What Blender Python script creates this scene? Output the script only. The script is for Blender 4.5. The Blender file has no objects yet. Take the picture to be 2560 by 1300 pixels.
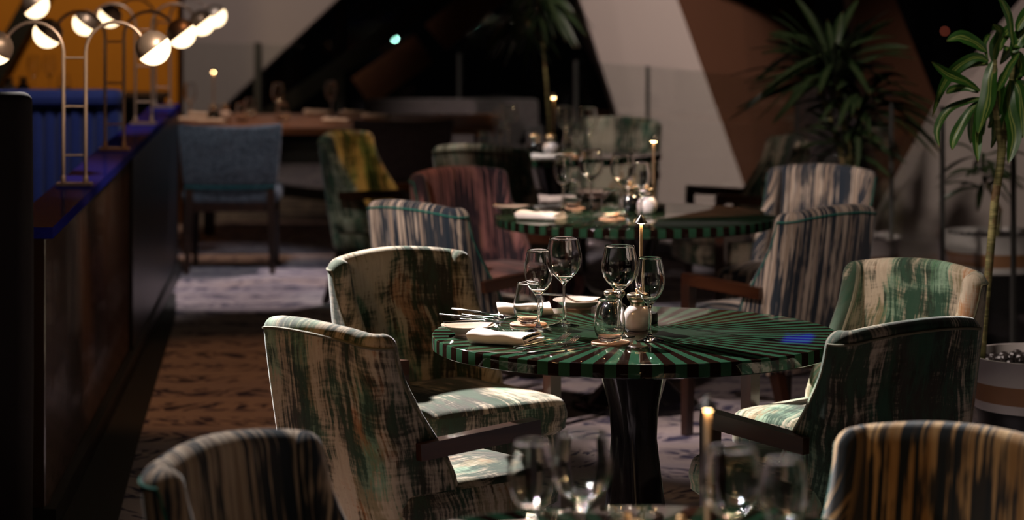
import bpy, math, random
from math import sin, cos, pi, radians, atan2, sqrt
from mathutils import Vector, Matrix

scene = bpy.context.scene
COL = scene.collection

# ------------------------------------------------------------------ camera
CAMZ = 1.78
cam_d = bpy.data.cameras.new('camera')
cam_d.sensor_width = 36.0
cam_d.lens = 6670 / 2560 * 36.0
cam_d.shift_y = -(650 + 120) / 2560.0
cam_d.clip_end = 300
cam_d.dof.use_dof = True
cam_d.dof.focus_distance = 7.12
cam_d.dof.aperture_fstop = 2.9
cam = bpy.data.objects.new('camera', cam_d)
COL.objects.link(cam)
cam.location = (0, 0, CAMZ)
cam.rotation_euler = (radians(90), 0, 0)
scene.camera = cam

# ------------------------------------------------------------------ world, exposure
w = bpy.data.worlds.new('night')
scene.world = w
w.use_nodes = True
w.node_tree.nodes['Background'].inputs[0].default_value = (0.55, 0.5, 0.6, 1)
w.node_tree.nodes['Background'].inputs[1].default_value = 0.0008
scene.view_settings.view_transform = 'Standard'
scene.view_settings.look = 'None'
scene.view_settings.gamma = 1.0
scene.view_settings.use_curve_mapping = False
scene.view_settings.exposure = 0.0
scene.cycles.max_bounces = 12
scene.cycles.diffuse_bounces = 1
scene.cycles.transparent_max_bounces = 24
scene.cycles.transmission_bounces = 10
scene.cycles.sample_clamp_indirect = 0.0
scene.cycles.blur_glossy = 0.1

# ------------------------------------------------------------------ lights of the room, plus added ones
def spot(name, loc, target, power, color, size_deg, blend=0.5, radius=0.10):
    d = bpy.data.lights.new(name, 'SPOT')
    d.energy = power; d.color = color
    d.spot_size = radians(size_deg); d.spot_blend = blend
    d.shadow_soft_size = radius
    o = bpy.data.objects.new(name, d)
    COL.objects.link(o)
    o.location = loc
    v = Vector(target) - Vector(loc)
    o.rotation_euler = v.to_track_quat('-Z', 'Y').to_euler()
    return o

NEU = (1.0, 0.93, 0.88)
WARM = (1.0, 0.55, 0.24)
ROSE = (1.0, 0.82, 0.74)
# ceiling spotlights (all hang above the picture) and an added rib light
spot('spotlight_key_table', (-2.4, 10.2, 3.4), (0.15, 7.1, 0.65), 4800, NEU, 30, 0.25, 0.07)
spot('spotlight_warm_left', (-2.9, 4.4, 3.3), (-0.45, 7.25, 0.55), 125, WARM, 30, 0.6)
spot('spotlight_warm_corner', (-0.6, 2.0, 3.3), (1.1, 5.3, 0.45), 52, WARM, 19, 0.6)
spot('spotlight_warm_near_left', (-0.3, 2.0, 3.3), (-0.6, 5.1, 0.6), 24, (1.0, 0.66, 0.40), 20, 0.5)
spot('spotlight_table_top', (0.5, 8.6, 3.4), (0.45, 7.2, 0.75), 60, ROSE, 34, 0.5)
spot('spotlight_second_table', (-1.9, 7.4, 3.4), (0.25, 10.3, 0.75), 620, ROSE, 30, 0.6)
spot('spotlight_second_right', (1.7, 7.4, 3.4), (1.2, 9.8, 0.6), 110, ROSE, 20, 0.6)
spot('spotlight_second_back', (-0.2, 9.2, 3.4), (1.35, 11.5, 0.65), 120, ROSE, 18, 0.6)
spot('spotlight_carpet_white', (-0.4, 15.4, 3.4), (-1.25, 14.2, 0.0), 330, (1.0, 0.86, 0.88), 26, 0.2)
spot('spotlight_carpet_warm', (-0.7, 10.4, 3.3), (-1.0, 11.0, 0.0), 62, (1.0, 0.43, 0.16), 44, 0.4)
spot('spotlight_right_chair', (-1.5, 7.0, 3.4), (1.3, 7.95, 0.72), 420, ROSE, 15, 0.5)
spot('spotlight_right_column', (1.6, 12.4, 3.4), (0.72, 17.0, 0.85), 700, ROSE, 28, 0.5)
spot('spotlight_far_right', (0.4, 9.8, 3.4), (2.7, 13.6, 0.6), 300, ROSE, 34, 0.6)
spot('spotlight_left_column', (-1.2, 17.4, 3.8), (-2.4, 21.0, 1.6), 190, ROSE, 60, 0.7)
spot('spotlight_ochre_wall', (-2.3, 14.9, 3.2), (-2.9, 17.4, 1.6), 130, (1.0, 0.74, 0.42), 60, 0.8)
spot('spotlight_third_table', (-1.1, 12.2, 3.4), (-0.1, 13.2, 0.75), 330, NEU, 20, 0.6)
spot('spotlight_third_back', (-0.3, 12.4, 3.4), (0.55, 14.8, 0.65), 200, NEU, 16, 0.6)
spot('spotlight_teal_side', (-1.7, 12.0, 3.3), (-0.95, 13.5, 0.5), 90, (0.8, 1.0, 0.95), 11, 0.5)
spot('spotlight_gold_inner', (0.7, 12.5, 3.3), (-0.72, 13.75, 0.68), 170, (1.0, 0.55, 0.12), 12, 0.5)
spot('spotlight_front_table', (-1.6, 6.6, 3.3), (0.1, 4.7, 0.8), 420, NEU, 30, 0.5, 0.16)
spot('spotlight_tall_plant', (1.2, 6.9, 3.4), (1.58, 8.2, 1.15), 70, (1.0, 0.9, 0.75), 34, 0.6)
spot('spotlight_far_dining', (-1.7, 15.3, 3.2), (-1.7, 16.1, 0.75), 120, (1.0, 0.62, 0.4), 40, 0.6)
spot('spotlight_tweed_chair', (-1.3, 12.4, 3.2), (-1.6, 14.7, 0.6), 140, (0.85, 0.9, 1.0), 20, 0.5)
spot('spotlight_banquette', (-1.5, 11.2, 3.3), (-2.3, 13.1, 0.8), 110, NEU, 34, 0.6)
spot('spotlight_ledge', (-0.3, 8.1, 2.75), (-1.62, 9.9, 1.28), 300, (1.0, 0.85, 0.70), 21, 0.8)
spot('rib_glow_light', (-0.3, 8.3, 2.5), (-1.5, 9.4, 0.62), 120, WARM, 12, 0.9)  # added light, stands in for the warm carpet glow reflected in the ribs
spot('spotlight_beams', (0.3, 17.0, 3.4), (-0.75, 20.0, 1.1), 45, WARM, 28, 0.7)
spot('spotlight_floor', (-0.2, 9.0, 3.4), (0.80, 9.5, 0.0), 150, ROSE, 19, 0.5)
# narrow accent spotlights over the table tops
spot('accent_front_warm', (1.2, 6.9, 3.3), (0.22, 4.36, 0.85), 800, (1.0, 0.68, 0.40), 13, 0.5, 0.09)
spot('accent_front_cool', (-1.4, 3.6, 3.3), (0.2, 4.36, 0.85), 420, NEU, 12, 0.5, 0.09)
spot('accent_middle_warm', (1.9, 8.9, 3.3), (0.12, 7.32, 0.85), 420, (1.0, 0.62, 0.30), 10, 0.6, 0.08)
spot('accent_second_warm', (2.2, 11.7, 3.3), (0.32, 10.4, 0.85), 900, (1.0, 0.68, 0.40), 12, 0.6, 0.09)
spot('accent_second_cool', (-0.7, 8.7, 3.3), (0.3, 10.4, 0.82), 700, NEU, 10, 0.6, 0.09)
spot('accent_third_warm', (-0.9, 15.2, 3.3), (0.2, 13.55, 0.85), 700, (1.0, 0.66, 0.36), 10, 0.6, 0.09)
# small point lights added for glints in the glasses
def glint_point(name, loc, power, color=(1.0, 0.62, 0.32), r=0.03):
    d = bpy.data.lights.new(name, 'POINT')
    d.energy = power; d.color = color; d.shadow_soft_size = r
    o = bpy.data.objects.new(name, d); COL.objects.link(o); o.location = loc
for lx_, ly_ in ((-1.3, 6.1), (0.9, 5.3), (1.9, 7.9), (-0.5, 8.9), (0.9, 9.3), (2.1, 11.4), (-1.2, 12.3), (0.6, 12.4), (0.2, 15.6), (0.1, 3.2)):
    glint_point('glint_light', (lx_, ly_, 2.95), 0.8, r=0.07)
for lx_, ly_ in ((-1.9, 7.3), (1.3, 6.6), (0.1, 10.6)):
    glint_point('glint_light_cool', (lx_, ly_, 3.0), 0.8, (0.9, 0.93, 1.0), r=0.07)

# ------------------------------------------------------------------ tags
def tag(o, label=None, cat=None, group=None, kind=None):
    if label: o['label'] = label
    if cat: o['category'] = cat
    if group: o['group'] = group
    if kind: o['kind'] = kind
    return o

def empty(name, loc=(0, 0, 0), rz=0.0, label=None, cat=None, group=None):
    o = bpy.data.objects.new(name, None)
    COL.objects.link(o)
    o.location = loc
    o.rotation_euler = (0, 0, rz)
    o.empty_display_size = 0.05
    return tag(o, label, cat, group)

def copy_tree(o, parent=None):
    c = o.copy()
    COL.objects.link(c)
    c.parent = parent
    for ch in o.children:
        copy_tree(ch, c)
    return c

def instance(proto, loc, rz, label, group=None):
    """first use moves the prototype itself, later uses copy it"""
    if not proto.get('_used'):
        o = proto
    else:
        o = copy_tree(proto)
    proto['_used'] = 1
    o.location = loc
    o.rotation_euler = (0, 0, rz)
    o['label'] = label
    if group: o['group'] = group
    return o

# ------------------------------------------------------------------ mesh builder
class MB:
    def __init__(s):
        s.v = []; s.f = []; s.uv = {}
    def add(s, vs, fs, uvs=None):
        n = len(s.v)
        s.v += [tuple(p) for p in vs]
        for k, f in enumerate(fs):
            s.f.append(tuple(i + n for i in f))
            if uvs: s.uv[len(s.f) - 1] = uvs[k]
        return s
    def box(s, c, size, rz=0.0, taper=1.0, rot=None):
        hx, hy, hz = size[0] / 2, size[1] / 2, size[2] / 2
        vs = []
        for dz in (-1, 1):
            t = taper if dz < 0 else 1.0
            for dx, dy in ((-1, -1), (1, -1), (1, 1), (-1, 1)):
                vs.append(Vector((dx * hx * t, dy * hy * t, dz * hz)))
        M = rot if rot is not None else Matrix.Rotation(rz, 3, 'Z')
        vs = [M @ v + Vector(c) for v in vs]
        s.add(vs, [(3, 2, 1, 0), (4, 5, 6, 7), (0, 1, 5, 4), (1, 2, 6, 5), (2, 3, 7, 6), (3, 0, 4, 7)])
        return s
    def bar(s, p0, p1, wx, wy, w1x=None, w1y=None, up=(0, 0, 1)):
        p0, p1 = Vector(p0), Vector(p1)
        d = (p1 - p0).normalized()
        u = Vector(up)
        if abs(d.dot(u)) > 0.95: u = Vector((0, 1, 0))
        a = d.cross(u).normalized(); b = a.cross(d)
        w1x = wx if w1x is None else w1x; w1y = wy if w1y is None else w1y
        vs = []
        for p, x, y in ((p0, wx, wy), (p1, w1x, w1y)):
            for sx, sy in ((-1, -1), (1, -1), (1, 1), (-1, 1)):
                vs.append(p + a * sx * x / 2 + b * sy * y / 2)
        s.add(vs, [(0, 1, 2, 3), (7, 6, 5, 4), (4, 5, 1, 0), (5, 6, 2, 1), (6, 7, 3, 2), (7, 4, 0, 3)])
        return s
    def loft(s, rings, closed=True, cap=True, uvf=None):
        n = len(rings[0]); base = len(s.v)
        for r in rings: s.v += [tuple(p) for p in r]
        m = n if closed else n - 1
        for i in range(len(rings) - 1):
            for j in range(m):
                k = (j + 1) % n
                s.f.append((base + i * n + j, base + i * n + k, base + (i + 1) * n + k, base + (i + 1) * n + j))
                if uvf: s.uv[len(s.f) - 1] = [uvf(i, j), uvf(i, j + 1), uvf(i + 1, j + 1), uvf(i + 1, j)]
        if cap and closed:
            s.f.append(tuple(base + j for j in reversed(range(n))))
            s.f.append(tuple(base + (len(rings) - 1) * n + j for j in range(n)))
        return s
    def tube(s, path, r, seg=8, r1=None, cap=True):
        path = [Vector(p) for p in path]
        rings = []; prev = None
        for i, p in enumerate(path):
            if i == 0: d = path[1] - path[0]
            elif i == len(path) - 1: d = path[-1] - path[-2]
            else: d = (path[i + 1] - path[i]).normalized() + (path[i] - path[i - 1]).normalized()
            if d.length < 1e-9: d = Vector((0, 0, 1))
            d.normalize()
            if prev is None:
                a = d.orthogonal().normalized()
            else:
                a = prev - d * prev.dot(d)
                a = a.normalized() if a.length > 1e-6 else d.orthogonal().normalized()
            prev = a
            b = d.cross(a)
            if isinstance(r, (list, tuple)): rr = r[i]
            else: rr = r if r1 is None else r + (r1 - r) * i / (len(path) - 1)
            rings.append([p + a * cos(2 * pi * k / seg) * rr + b * sin(2 * pi * k / seg) * rr for k in range(seg)])
        s.loft(rings, True, cap)
        return s
    def lathe(s, prof, seg=32, c=(0, 0, 0), lobes=0, amp=0.0, twist=0.0):
        """profile of (r, z) from bottom axis outward; r == 0 allowed at the ends"""
        base = len(s.v); n = seg; idx = []
        for r, z in prof:
            if r < 1e-7:
                s.v.append((c[0], c[1], c[2] + z)); idx.append([len(s.v) - 1] * n)
            else:
                row = []
                for k in range(n):
                    a = 2 * pi * k / n
                    q = r * (1 + (amp * cos(lobes * a + twist * z) if lobes else 0))
                    s.v.append((c[0] + q * cos(a), c[1] + q * sin(a), c[2] + z)); row.append(len(s.v) - 1)
                idx.append(row)
        for i in range(len(prof) - 1):
            for k in range(n):
                k2 = (k + 1) % n
                f = [idx[i][k], idx[i][k2], idx[i + 1][k2], idx[i + 1][k]]
                g = []
                for q in f:
                    if q not in g: g.append(q)
                if len(g) >= 3: s.f.append(tuple(g))
        return s
    def build(s, name, mat, parent=None, smooth=True, loc=None, rz=None, angle=40):
        me = bpy.data.meshes.new(name)
        me.from_pydata(s.v, [], s.f)
        if s.uv:
            ul = me.uv_layers.new(name='UVMap')
            for p in me.polygons:
                u = s.uv.get(p.index)
                if u:
                    for li, q in zip(p.loop_indices, u): ul.data[li].uv = q
        me.materials.append(mat)
        if smooth:
            for p in me.polygons: p.use_smooth = True
            me.set_sharp_from_angle(angle=radians(angle))
        me.update()
        o = bpy.data.objects.new(name, me)
        COL.objects.link(o)
        o.parent = parent
        if loc is not None: o.location = loc
        if rz is not None: o.rotation_euler = (0, 0, rz)
        return o

def rrect(w, d, r, n=5):
    pts = []
    for cx, cy, a0 in ((w / 2 - r, d / 2 - r, 0), (-w / 2 + r, d / 2 - r, 90), (-w / 2 + r, -d / 2 + r, 180), (w / 2 - r, -d / 2 + r, 270)):
        for k in range(n + 1):
            a = radians(a0 + 90 * k / n)
            pts.append((cx + r * cos(a), cy + r * sin(a)))
    return pts

def cushion(mb, c, w, d, r, z0, z1, rr=0.025, crown=0.015, uvs=True):
    """rounded block with rounded top edge and a crowned top"""
    lv = [(z0, rr * 0.5), (z0 + rr * 0.5, 0)]
    lv += [(z0 + rr + (z1 - z0 - 2 * rr) * t, -0.004 * sin(pi * t)) for t in (0.0, 0.33, 0.66, 1.0)]
    for k in range(1, 6):
        a = radians(90 * k / 5); lv.append((z1 - rr + rr * sin(a), rr * (1 - cos(a))))
    for t in (0.15, 0.3, 0.5, 0.7, 0.88):
        lv.append((z1 + crown * (1 - (1 - t) ** 2), rr + (min(w, d) / 2 - rr) * t))
    rings = []
    for z, ins in lv:
        ww, dd = w - 2 * ins, d - 2 * ins
        rings.append([(c[0] + x, c[1] + y, z) for x, y in rrect(ww, dd, max(0.004, min(r, min(ww, dd) / 2 - 0.002)))])
    base = len(mb.f); vb = len(mb.v); nn = len(rings[0])
    per = [0.0]
    for j in range(nn):
        a, b = rings[3][j], rings[3][(j + 1) % nn]
        per.append(per[-1] + sqrt((a[0] - b[0]) ** 2 + (a[1] - b[1]) ** 2))
    mb.loft(rings)
    for k in range(base, len(mb.f)):
        q = []
        vs = [mb.v[i] for i in mb.f[k]]
        top = all(p[2] > z1 - rr * 0.8 for p in vs)
        js = [(i - vb) % nn for i in mb.f[k]]
        wrap = len(js) == 4 and 0 in js and nn - 1 in js
        for p, j in zip(vs, js):
            if top: q.append((p[0] - c[0], p[1] - c[1] + 1.3))
            else: q.append((per[nn] if wrap and j == 0 else per[j], p[2]))
        mb.uv[k] = q
    return mb

# ------------------------------------------------------------------ materials
class NT:
    def __init__(s, name):
        s.m = bpy.data.materials.new(name); s.m.use_nodes = True
        s.t = s.m.node_tree
        s.b = s.t.nodes['Principled BSDF']; s.out = s.t.nodes['Material Output']
    def n(s, typ, ins=None, **kw):
        nd = s.t.nodes.new(typ)
        for k, v in kw.items(): setattr(nd, k, v)
        for k, v in (ins or {}).items():
            if isinstance(v, bpy.types.NodeSocket): s.t.links.new(v, nd.inputs[k])
            else: nd.inputs[k].default_value = v
        return nd
    def math(s, op, a, b=None, c=None, clamp=False):
        ins = {0: a}
        if b is not None: ins[1] = b
        if c is not None: ins[2] = c
        return s.n('ShaderNodeMath', ins, operation=op, use_clamp=clamp).outputs[0]
    def mix(s, f, a, b, blend='MIX'):
        nd = s.t.nodes.new('ShaderNodeMix'); nd.data_type = 'RGBA'; nd.blend_type = blend
        for i, v in ((0, f), (6, a), (7, b)):
            if isinstance(v, bpy.types.NodeSocket): s.t.links.new(v, nd.inputs[i])
            elif i == 0: nd.inputs[0].default_value = v
            else: nd.inputs[i].default_value = (*v, 1) if len(v) == 3 else v
        return nd.outputs[2]
    def ramp(s, f, stops, interp='LINEAR'):
        nd = s.t.nodes.new('ShaderNodeValToRGB')
        s.t.links.new(f, nd.inputs[0])
        cr = nd.color_ramp; cr.interpolation = interp
        while len(cr.elements) > 1: cr.elements.remove(cr.elements[-1])
        cr.elements[0].position = stops[0][0]; cr.elements[0].color = (*stops[0][1], 1)
        for p, c in stops[1:]:
            e = cr.elements.new(p); e.color = (*c, 1)
        return nd.outputs[0]
    def step(s, f, lo, hi):
        nd = s.n('ShaderNodeMapRange', {0: f, 1: lo, 2: hi, 3: 0.0, 4: 1.0})
        nd.interpolation_type = 'SMOOTHSTEP'
        return nd.outputs[0]
    def noise(s, vec, scale, detail=3, rough=0.5, dist=0.0):
        return s.n('ShaderNodeTexNoise', {'Vector': vec, 'Scale': scale, 'Detail': detail, 'Roughness': rough, 'Distortion': dist}).outputs[0]
    def mapv(s, vec, scale=(1, 1, 1), loc=(0, 0, 0), rot=(0, 0, 0)):
        return s.n('ShaderNodeMapping', {'Vector': vec, 'Scale': scale, 'Location': loc, 'Rotation': rot}).outputs[0]
    def set(s, **kw):
        for k, v in kw.items():
            k = k.replace('_', ' ')
            if isinstance(v, bpy.types.NodeSocket): s.t.links.new(v, s.b.inputs[k])
            else: s.b.inputs[k].default_value = v
        return s
    def bump(s, h, strength=0.3, dist=0.002):
        nd = s.n('ShaderNodeBump', {'Height': h, 'Strength': strength, 'Distance': dist})
        s.t.links.new(nd.outputs[0], s.b.inputs['Normal'])
        return s

def plain(name, col, rough=0.5, metal=0.0, var=0.12, scale=30, coat=0.0, spec=0.5, **kw):
    t = NT(name)
    tc = t.n('ShaderNodeTexCoord').outputs['Object']
    nz = t.noise(tc, scale, 4, 0.6)
    a = tuple(c * (1 - var) for c in col); b = tuple(min(1, c * (1 + var)) for c in col)
    c = t.mix(nz, a, b)
    t.set(Base_Color=c, Roughness=rough, Metallic=metal, Coat_Weight=coat, Coat_Roughness=0.05, Specular_IOR_Level=spec, **kw)
    return t.m

def fabric_coords(t):
    uv = t.n('ShaderNodeUVMap').outputs[0]
    rnd = t.n('ShaderNodeObjectInfo').outputs['Random']
    off = t.n('ShaderNodeCombineXYZ', {0: t.math('MULTIPLY', rnd, 37.0), 1: t.math('MULTIPLY', rnd, 61.0), 2: t.math('MULTIPLY', rnd, 11.0)}).outputs[0]
    return t.n('ShaderNodeVectorMath', {0: uv, 1: off}, operation='ADD').outputs[0]

def velvet_green(name, g0, g1, gmix, dkg):
    t = NT(name)
    p = fabric_coords(t)
    # brushed patches: strokes along the height with cross strokes
    warp = t.n('ShaderNodeVectorMath', {0: t.n('ShaderNodeTexNoise', {'Vector': p, 'Scale': 3.0, 'Detail': 2}).outputs[1], 1: (0.12, 0.12, 0.0)}, operation='MULTIPLY').outputs[0]
    q = t.n('ShaderNodeVectorMath', {0: p, 1: warp}, operation='ADD').outputs[0]
    vs = t.noise(t.mapv(q, (15, 4.4, 1)), 1.0, 6, 0.70)
    vf = t.noise(t.mapv(q, (90, 7, 1)), 1.0, 4, 0.7)
    hs = t.noise(t.mapv(q, (4.2, 22, 1), (5, 3, 0)), 1.0, 5, 0.66)
    hf = t.noise(t.mapv(q, (9, 120, 1), (5, 3, 0)), 1.0, 3, 0.7)
    big = t.noise(t.mapv(q, (4.5, 2.6, 1), (9, 1, 0)), 1.0, 2, 0.5)
    blk = t.noise(t.mapv(q, (6, 3.2, 1), (2, 7, 0)), 1.0, 2, 0.5)
    fine = t.math('ADD', t.math('MULTIPLY', t.math('SUBTRACT', vf, 0.5), 0.42), t.math('MULTIPLY', t.math('SUBTRACT', hf, 0.5), 0.12))
    # dark brush strokes
    d = t.math('ADD', t.math('MULTIPLY', vs, 0.48), t.math('MULTIPLY', hs, 0.22))
    d = t.math('ADD', d, t.math('MULTIPLY', big, 0.62))
    d = t.math('ADD', d, fine)
    dark = t.step(d, 0.590, 0.725)
    g = t.math('ADD', t.math('MULTIPLY', blk, 0.75), t.math('MULTIPLY', vs, 0.30))
    g = t.math('ADD', g, fine)
    green = t.step(g, g0, g1)
    ol = t.math('ADD', t.noise(t.mapv(q, (9, 3.0, 1), (17, 5, 0)), 1.0, 4, 0.65), fine)
    olive = t.step(ol, 0.50, 0.62)
    cream = t.mix(vf, (0.27, 0.215, 0.145), (0.62, 0.53, 0.41))
    gr = t.mix(t.step(t.math('ADD', vs, fine), 0.42, 0.60), (0.025, 0.15, 0.075), (0.26, 0.44, 0.31))
    rust = t.step(t.math('ADD', t.noise(t.mapv(q, (7, 4, 1), (31, 12, 0)), 1.0, 3, 0.6), fine), 0.58, 0.68)
    c = t.mix(t.math('MULTIPLY', olive, 0.75), cream, (0.13, 0.115, 0.045))
    c = t.mix(t.math('MULTIPLY', green, gmix), c, gr)
    c = t.mix(t.math('MULTIPLY', rust, 0.65), c, (0.34, 0.13, 0.04))
    dk = t.mix(t.step(vs, 0.42, 0.6), (0.010, 0.010, 0.007), dkg)
    c = t.mix(t.math('MULTIPLY', dark, 0.94), c, dk)
    t.set(Base_Color=c, Roughness=0.85, Sheen_Weight=0.25, Sheen_Roughness=0.35, Specular_IOR_Level=0.2)
    t.bump(t.math('ADD', vf, hf), 0.35, 0.0015)
    return t.m

def ikat(name, a, b, dark, accent):
    t = NT(name)
    p = fabric_coords(t)
    line = t.noise(t.mapv(p, (95, 1.6, 1)), 1.0, 2, 0.55)
    mid = t.noise(t.mapv(p, (42, 2.6, 1), (3, 3, 0)), 1.0, 4, 0.62)
    blob = t.noise(t.mapv(p, (15, 4.6, 1), (7, 1, 0)), 1.0, 3, 0.55)
    d = t.math('ADD', t.math('MULTIPLY', blob, 0.8), t.math('MULTIPLY', mid, 0.45))
    d = t.math('ADD', d, t.math('MULTIPLY', t.math('SUBTRACT', line, 0.5), 0.95))
    dk = t.step(d, 0.560, 0.650)
    base = t.mix(t.step(mid, 0.40, 0.56), a, b)
    base = t.mix(t.math('MULTIPLY', t.step(line, 0.52, 0.57), 0.65), base, accent)
    c = t.mix(t.math('MULTIPLY', dk, 0.94), base, dark)
    t.set(Base_Color=c, Roughness=0.85, Sheen_Weight=0.3, Sheen_Roughness=0.4, Specular_IOR_Level=0.2)
    t.bump(line, 0.3, 0.001)
    return t.m

def tweed(name, a, b, c3):
    t = NT(name)
    tc = t.n('ShaderNodeTexCoord').outputs['Object']
    n1 = t.noise(tc, 55, 4, 0.8); n2 = t.noise(tc, 22, 3, 0.7)
    c = t.mix(t.step(n1, 0.42, 0.58), a, b)
    c = t.mix(t.step(n2, 0.52, 0.66), c, c3)
    t.set(Base_Color=c, Roughness=0.95, Sheen_Weight=0.1)
    t.bump(n1, 0.4, 0.002)
    return t.m

def wood(name, a, b, rough=0.35, coat=0.3, axis=1):
    t = NT(name)
    tc = t.n('ShaderNodeTexCoord').outputs['Object']
    sc = [14, 14, 14]; sc[axis] = 1.6
    n1 = t.noise(t.mapv(tc, tuple(sc)), 1.5, 5, 0.62, 0.6)
    n2 = t.noise(t.mapv(tc, tuple(k * 6 for k in sc)), 1.0, 3, 0.6)
    c = t.mix(t.step(n1, 0.3, 0.7), a, b)
    c = t.mix(t.math('MULTIPLY', n2, 0.25), c, tuple(k * 0.4 for k in a))
    t.set(Base_Color=c, Roughness=rough, Coat_Weight=coat, Coat_Roughness=0.15)
    return t.m

def sunburst():
    t = NT('striped_lacquer_tabletop')
    tc = t.n('ShaderNodeTexCoord').outputs['Object']
    sx = t.n('ShaderNodeSeparateXYZ', {0: tc})
    ang = t.math('ARCTAN2', sx.outputs[1], sx.outputs[0])
    f = t.math('FRACT', t.math('ADD', t.math('MULTIPLY', ang, 58 / (2 * pi)), 100.0))
    s_ = t.math('GREATER_THAN', f, 0.5)
    r2 = t.math('SQRT', t.math('ADD', t.math('POWER', sx.outputs[0], 2.0), t.math('POWER', sx.outputs[1], 2.0)))
    s_ = t.math('MULTIPLY', s_, t.math('GREATER_THAN', r2, 0.035))
    nz = t.noise(tc, 40, 4, 0.6)
    green = t.mix(nz, (0.016, 0.050, 0.027), (0.023, 0.068, 0.038))
    brown = t.mix(nz, (0.007, 0.003, 0.0025), (0.012, 0.0055, 0.004))
    c = t.mix(s_, brown, green)
    t.set(Base_Color=c, Roughness=0.05, Coat_Weight=0.0, Specular_IOR_Level=0.42)
    return t.m

def carpet():
    t = NT('patterned_carpet')
    tc = t.n('ShaderNodeTexCoord').outputs['Object']
    w1 = t.n('ShaderNodeVectorMath', {0: t.n('ShaderNodeTexNoise', {'Vector': tc, 'Scale': 1.6, 'Detail': 2}).outputs[1], 1: (0.25, 0.10, 0.0)}, operation='MULTIPLY').outputs[0]
    q = t.n('ShaderNodeVectorMath', {0: tc, 1: w1}, operation='ADD').outputs[0]
    sx = t.n('ShaderNodeSeparateXYZ', {0: q})
    row = t.math('FRACT', t.math('MULTIPLY', sx.outputs[1], 3.0))
    rowm = t.step(t.math('ABSOLUTE', t.math('SUBTRACT', row, 0.5)), 0.36, 0.22)
    st = t.mapv(q, (1, 1, 1), rot=(0, 0, radians(38)))
    n1 = t.noise(t.mapv(st, (26, 7, 1)), 1.0, 2, 0.5, 0.8)
    st2 = t.mapv(q, (1, 1, 1), rot=(0, 0, radians(-50)))
    n2 = t.noise(t.mapv(st2, (24, 8, 1)), 1.0, 2, 0.5, 0.8)
    sel = t.step(t.noise(tc, 2.2, 1), 0.45, 0.55)
    n = t.math('ADD', t.math('MULTIPLY', n1, sel), t.math('MULTIPLY', n2, t.math('SUBTRACT', 1.0, sel)))
    ink = t.math('MULTIPLY', t.step(n, 0.50, 0.56), rowm)
    band = t.step(t.noise(t.mapv(q, (0.5, 5, 1)), 1.0, 3, 0.6), 0.45, 0.62)
    tone = t.noise(tc, 60, 3, 0.7)
    base = t.mix(tone, (0.36, 0.30, 0.31), (0.50, 0.42, 0.42))
    base = t.mix(t.math('MULTIPLY', band, 0.35), base, (0.26, 0.24, 0.32))
    inkc = t.mix(t.noise(tc, 4, 2), (0.02, 0.018, 0.03), (0.03, 0.035, 0.12))
    c = t.mix(t.math('MULTIPLY', ink, 0.9), base, inkc)
    t.set(Base_Color=c, Roughness=0.97, Specular_IOR_Level=0.1)
    t.bump(tone, 0.5, 0.004)
    return t.m

def clear_glass(name, tint=(1, 1, 1), rough=0.0):
    t = NT(name)
    t.set(Base_Color=(*tint, 1), Roughness=rough, IOR=1.5, Transmission_Weight=1.0)
    return t.m

def pane_glass(name, tint=(0.93, 0.95, 0.94), refl=1.0):
    t = NT(name)
    tr = t.n('ShaderNodeBsdfTransparent', {0: (*tint, 1)})
    gl = t.n('ShaderNodeBsdfGlossy', {'Color': (0.9, 0.9, 0.9, 1), 'Roughness': 0.02})
    lw = t.n('ShaderNodeLayerWeight', {'Blend': 0.5})
    fac = t.math('MULTIPLY', t.math('ADD', t.math('MULTIPLY', t.math('POWER', lw.outputs[1], 5.0), 0.85), 0.035), refl, clamp=True)
    mx = t.n('ShaderNodeMixShader', {0: fac, 1: tr.outputs[0], 2: gl.outputs[0]})
    t.t.links.new(mx.outputs[0], t.out.inputs[0])
    return t.m

def glow(name, col, strength, base=(0.9, 0.85, 0.75)):
    t = NT(name)
    t.set(Base_Color=(*base, 1), Emission_Color=(*col, 1), Emission_Strength=strength, Roughness=0.3)
    return t.m

def leafmat(name, dark, light, stripe):
    t = NT(name)
    uv = t.n('ShaderNodeUVMap').outputs[0]
    sx = t.n('ShaderNodeSeparateXYZ', {0: uv})
    wob = t.math('MULTIPLY', t.math('SUBTRACT', t.noise(t.mapv(uv, (3, 4, 1)), 1.0, 2), 0.5), 0.25)
    u = t.math('ADD', sx.outputs[0], wob)
    s1 = t.step(t.math('ABSOLUTE', t.math('SUBTRACT', u, 0.42)), 0.07, 0.02)
    s2 = t.step(t.math('ABSOLUTE', t.math('SUBTRACT', u, 0.60)), 0.06, 0.02)
    st = t.math('MAXIMUM', s1, s2)
    vein = t.n('ShaderNodeTexNoise', {'Vector': t.mapv(uv, (38, 1.2, 1)), 'Scale': 1.0, 'Detail': 2}).outputs[0]
    c = t.mix(t.step(vein, 0.35, 0.65), dark, light)
    c = t.mix(t.math('MULTIPLY', st, 0.8), c, stripe)
    tip = t.step(sx.outputs[1], 0.93, 1.0)
    c = t.mix(t.math('MULTIPLY', tip, 0.7), c, (0.16, 0.09, 0.03))
    t.set(Base_Color=c, Roughness=0.38, Specular_IOR_Level=0.5)
    return t.m

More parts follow.
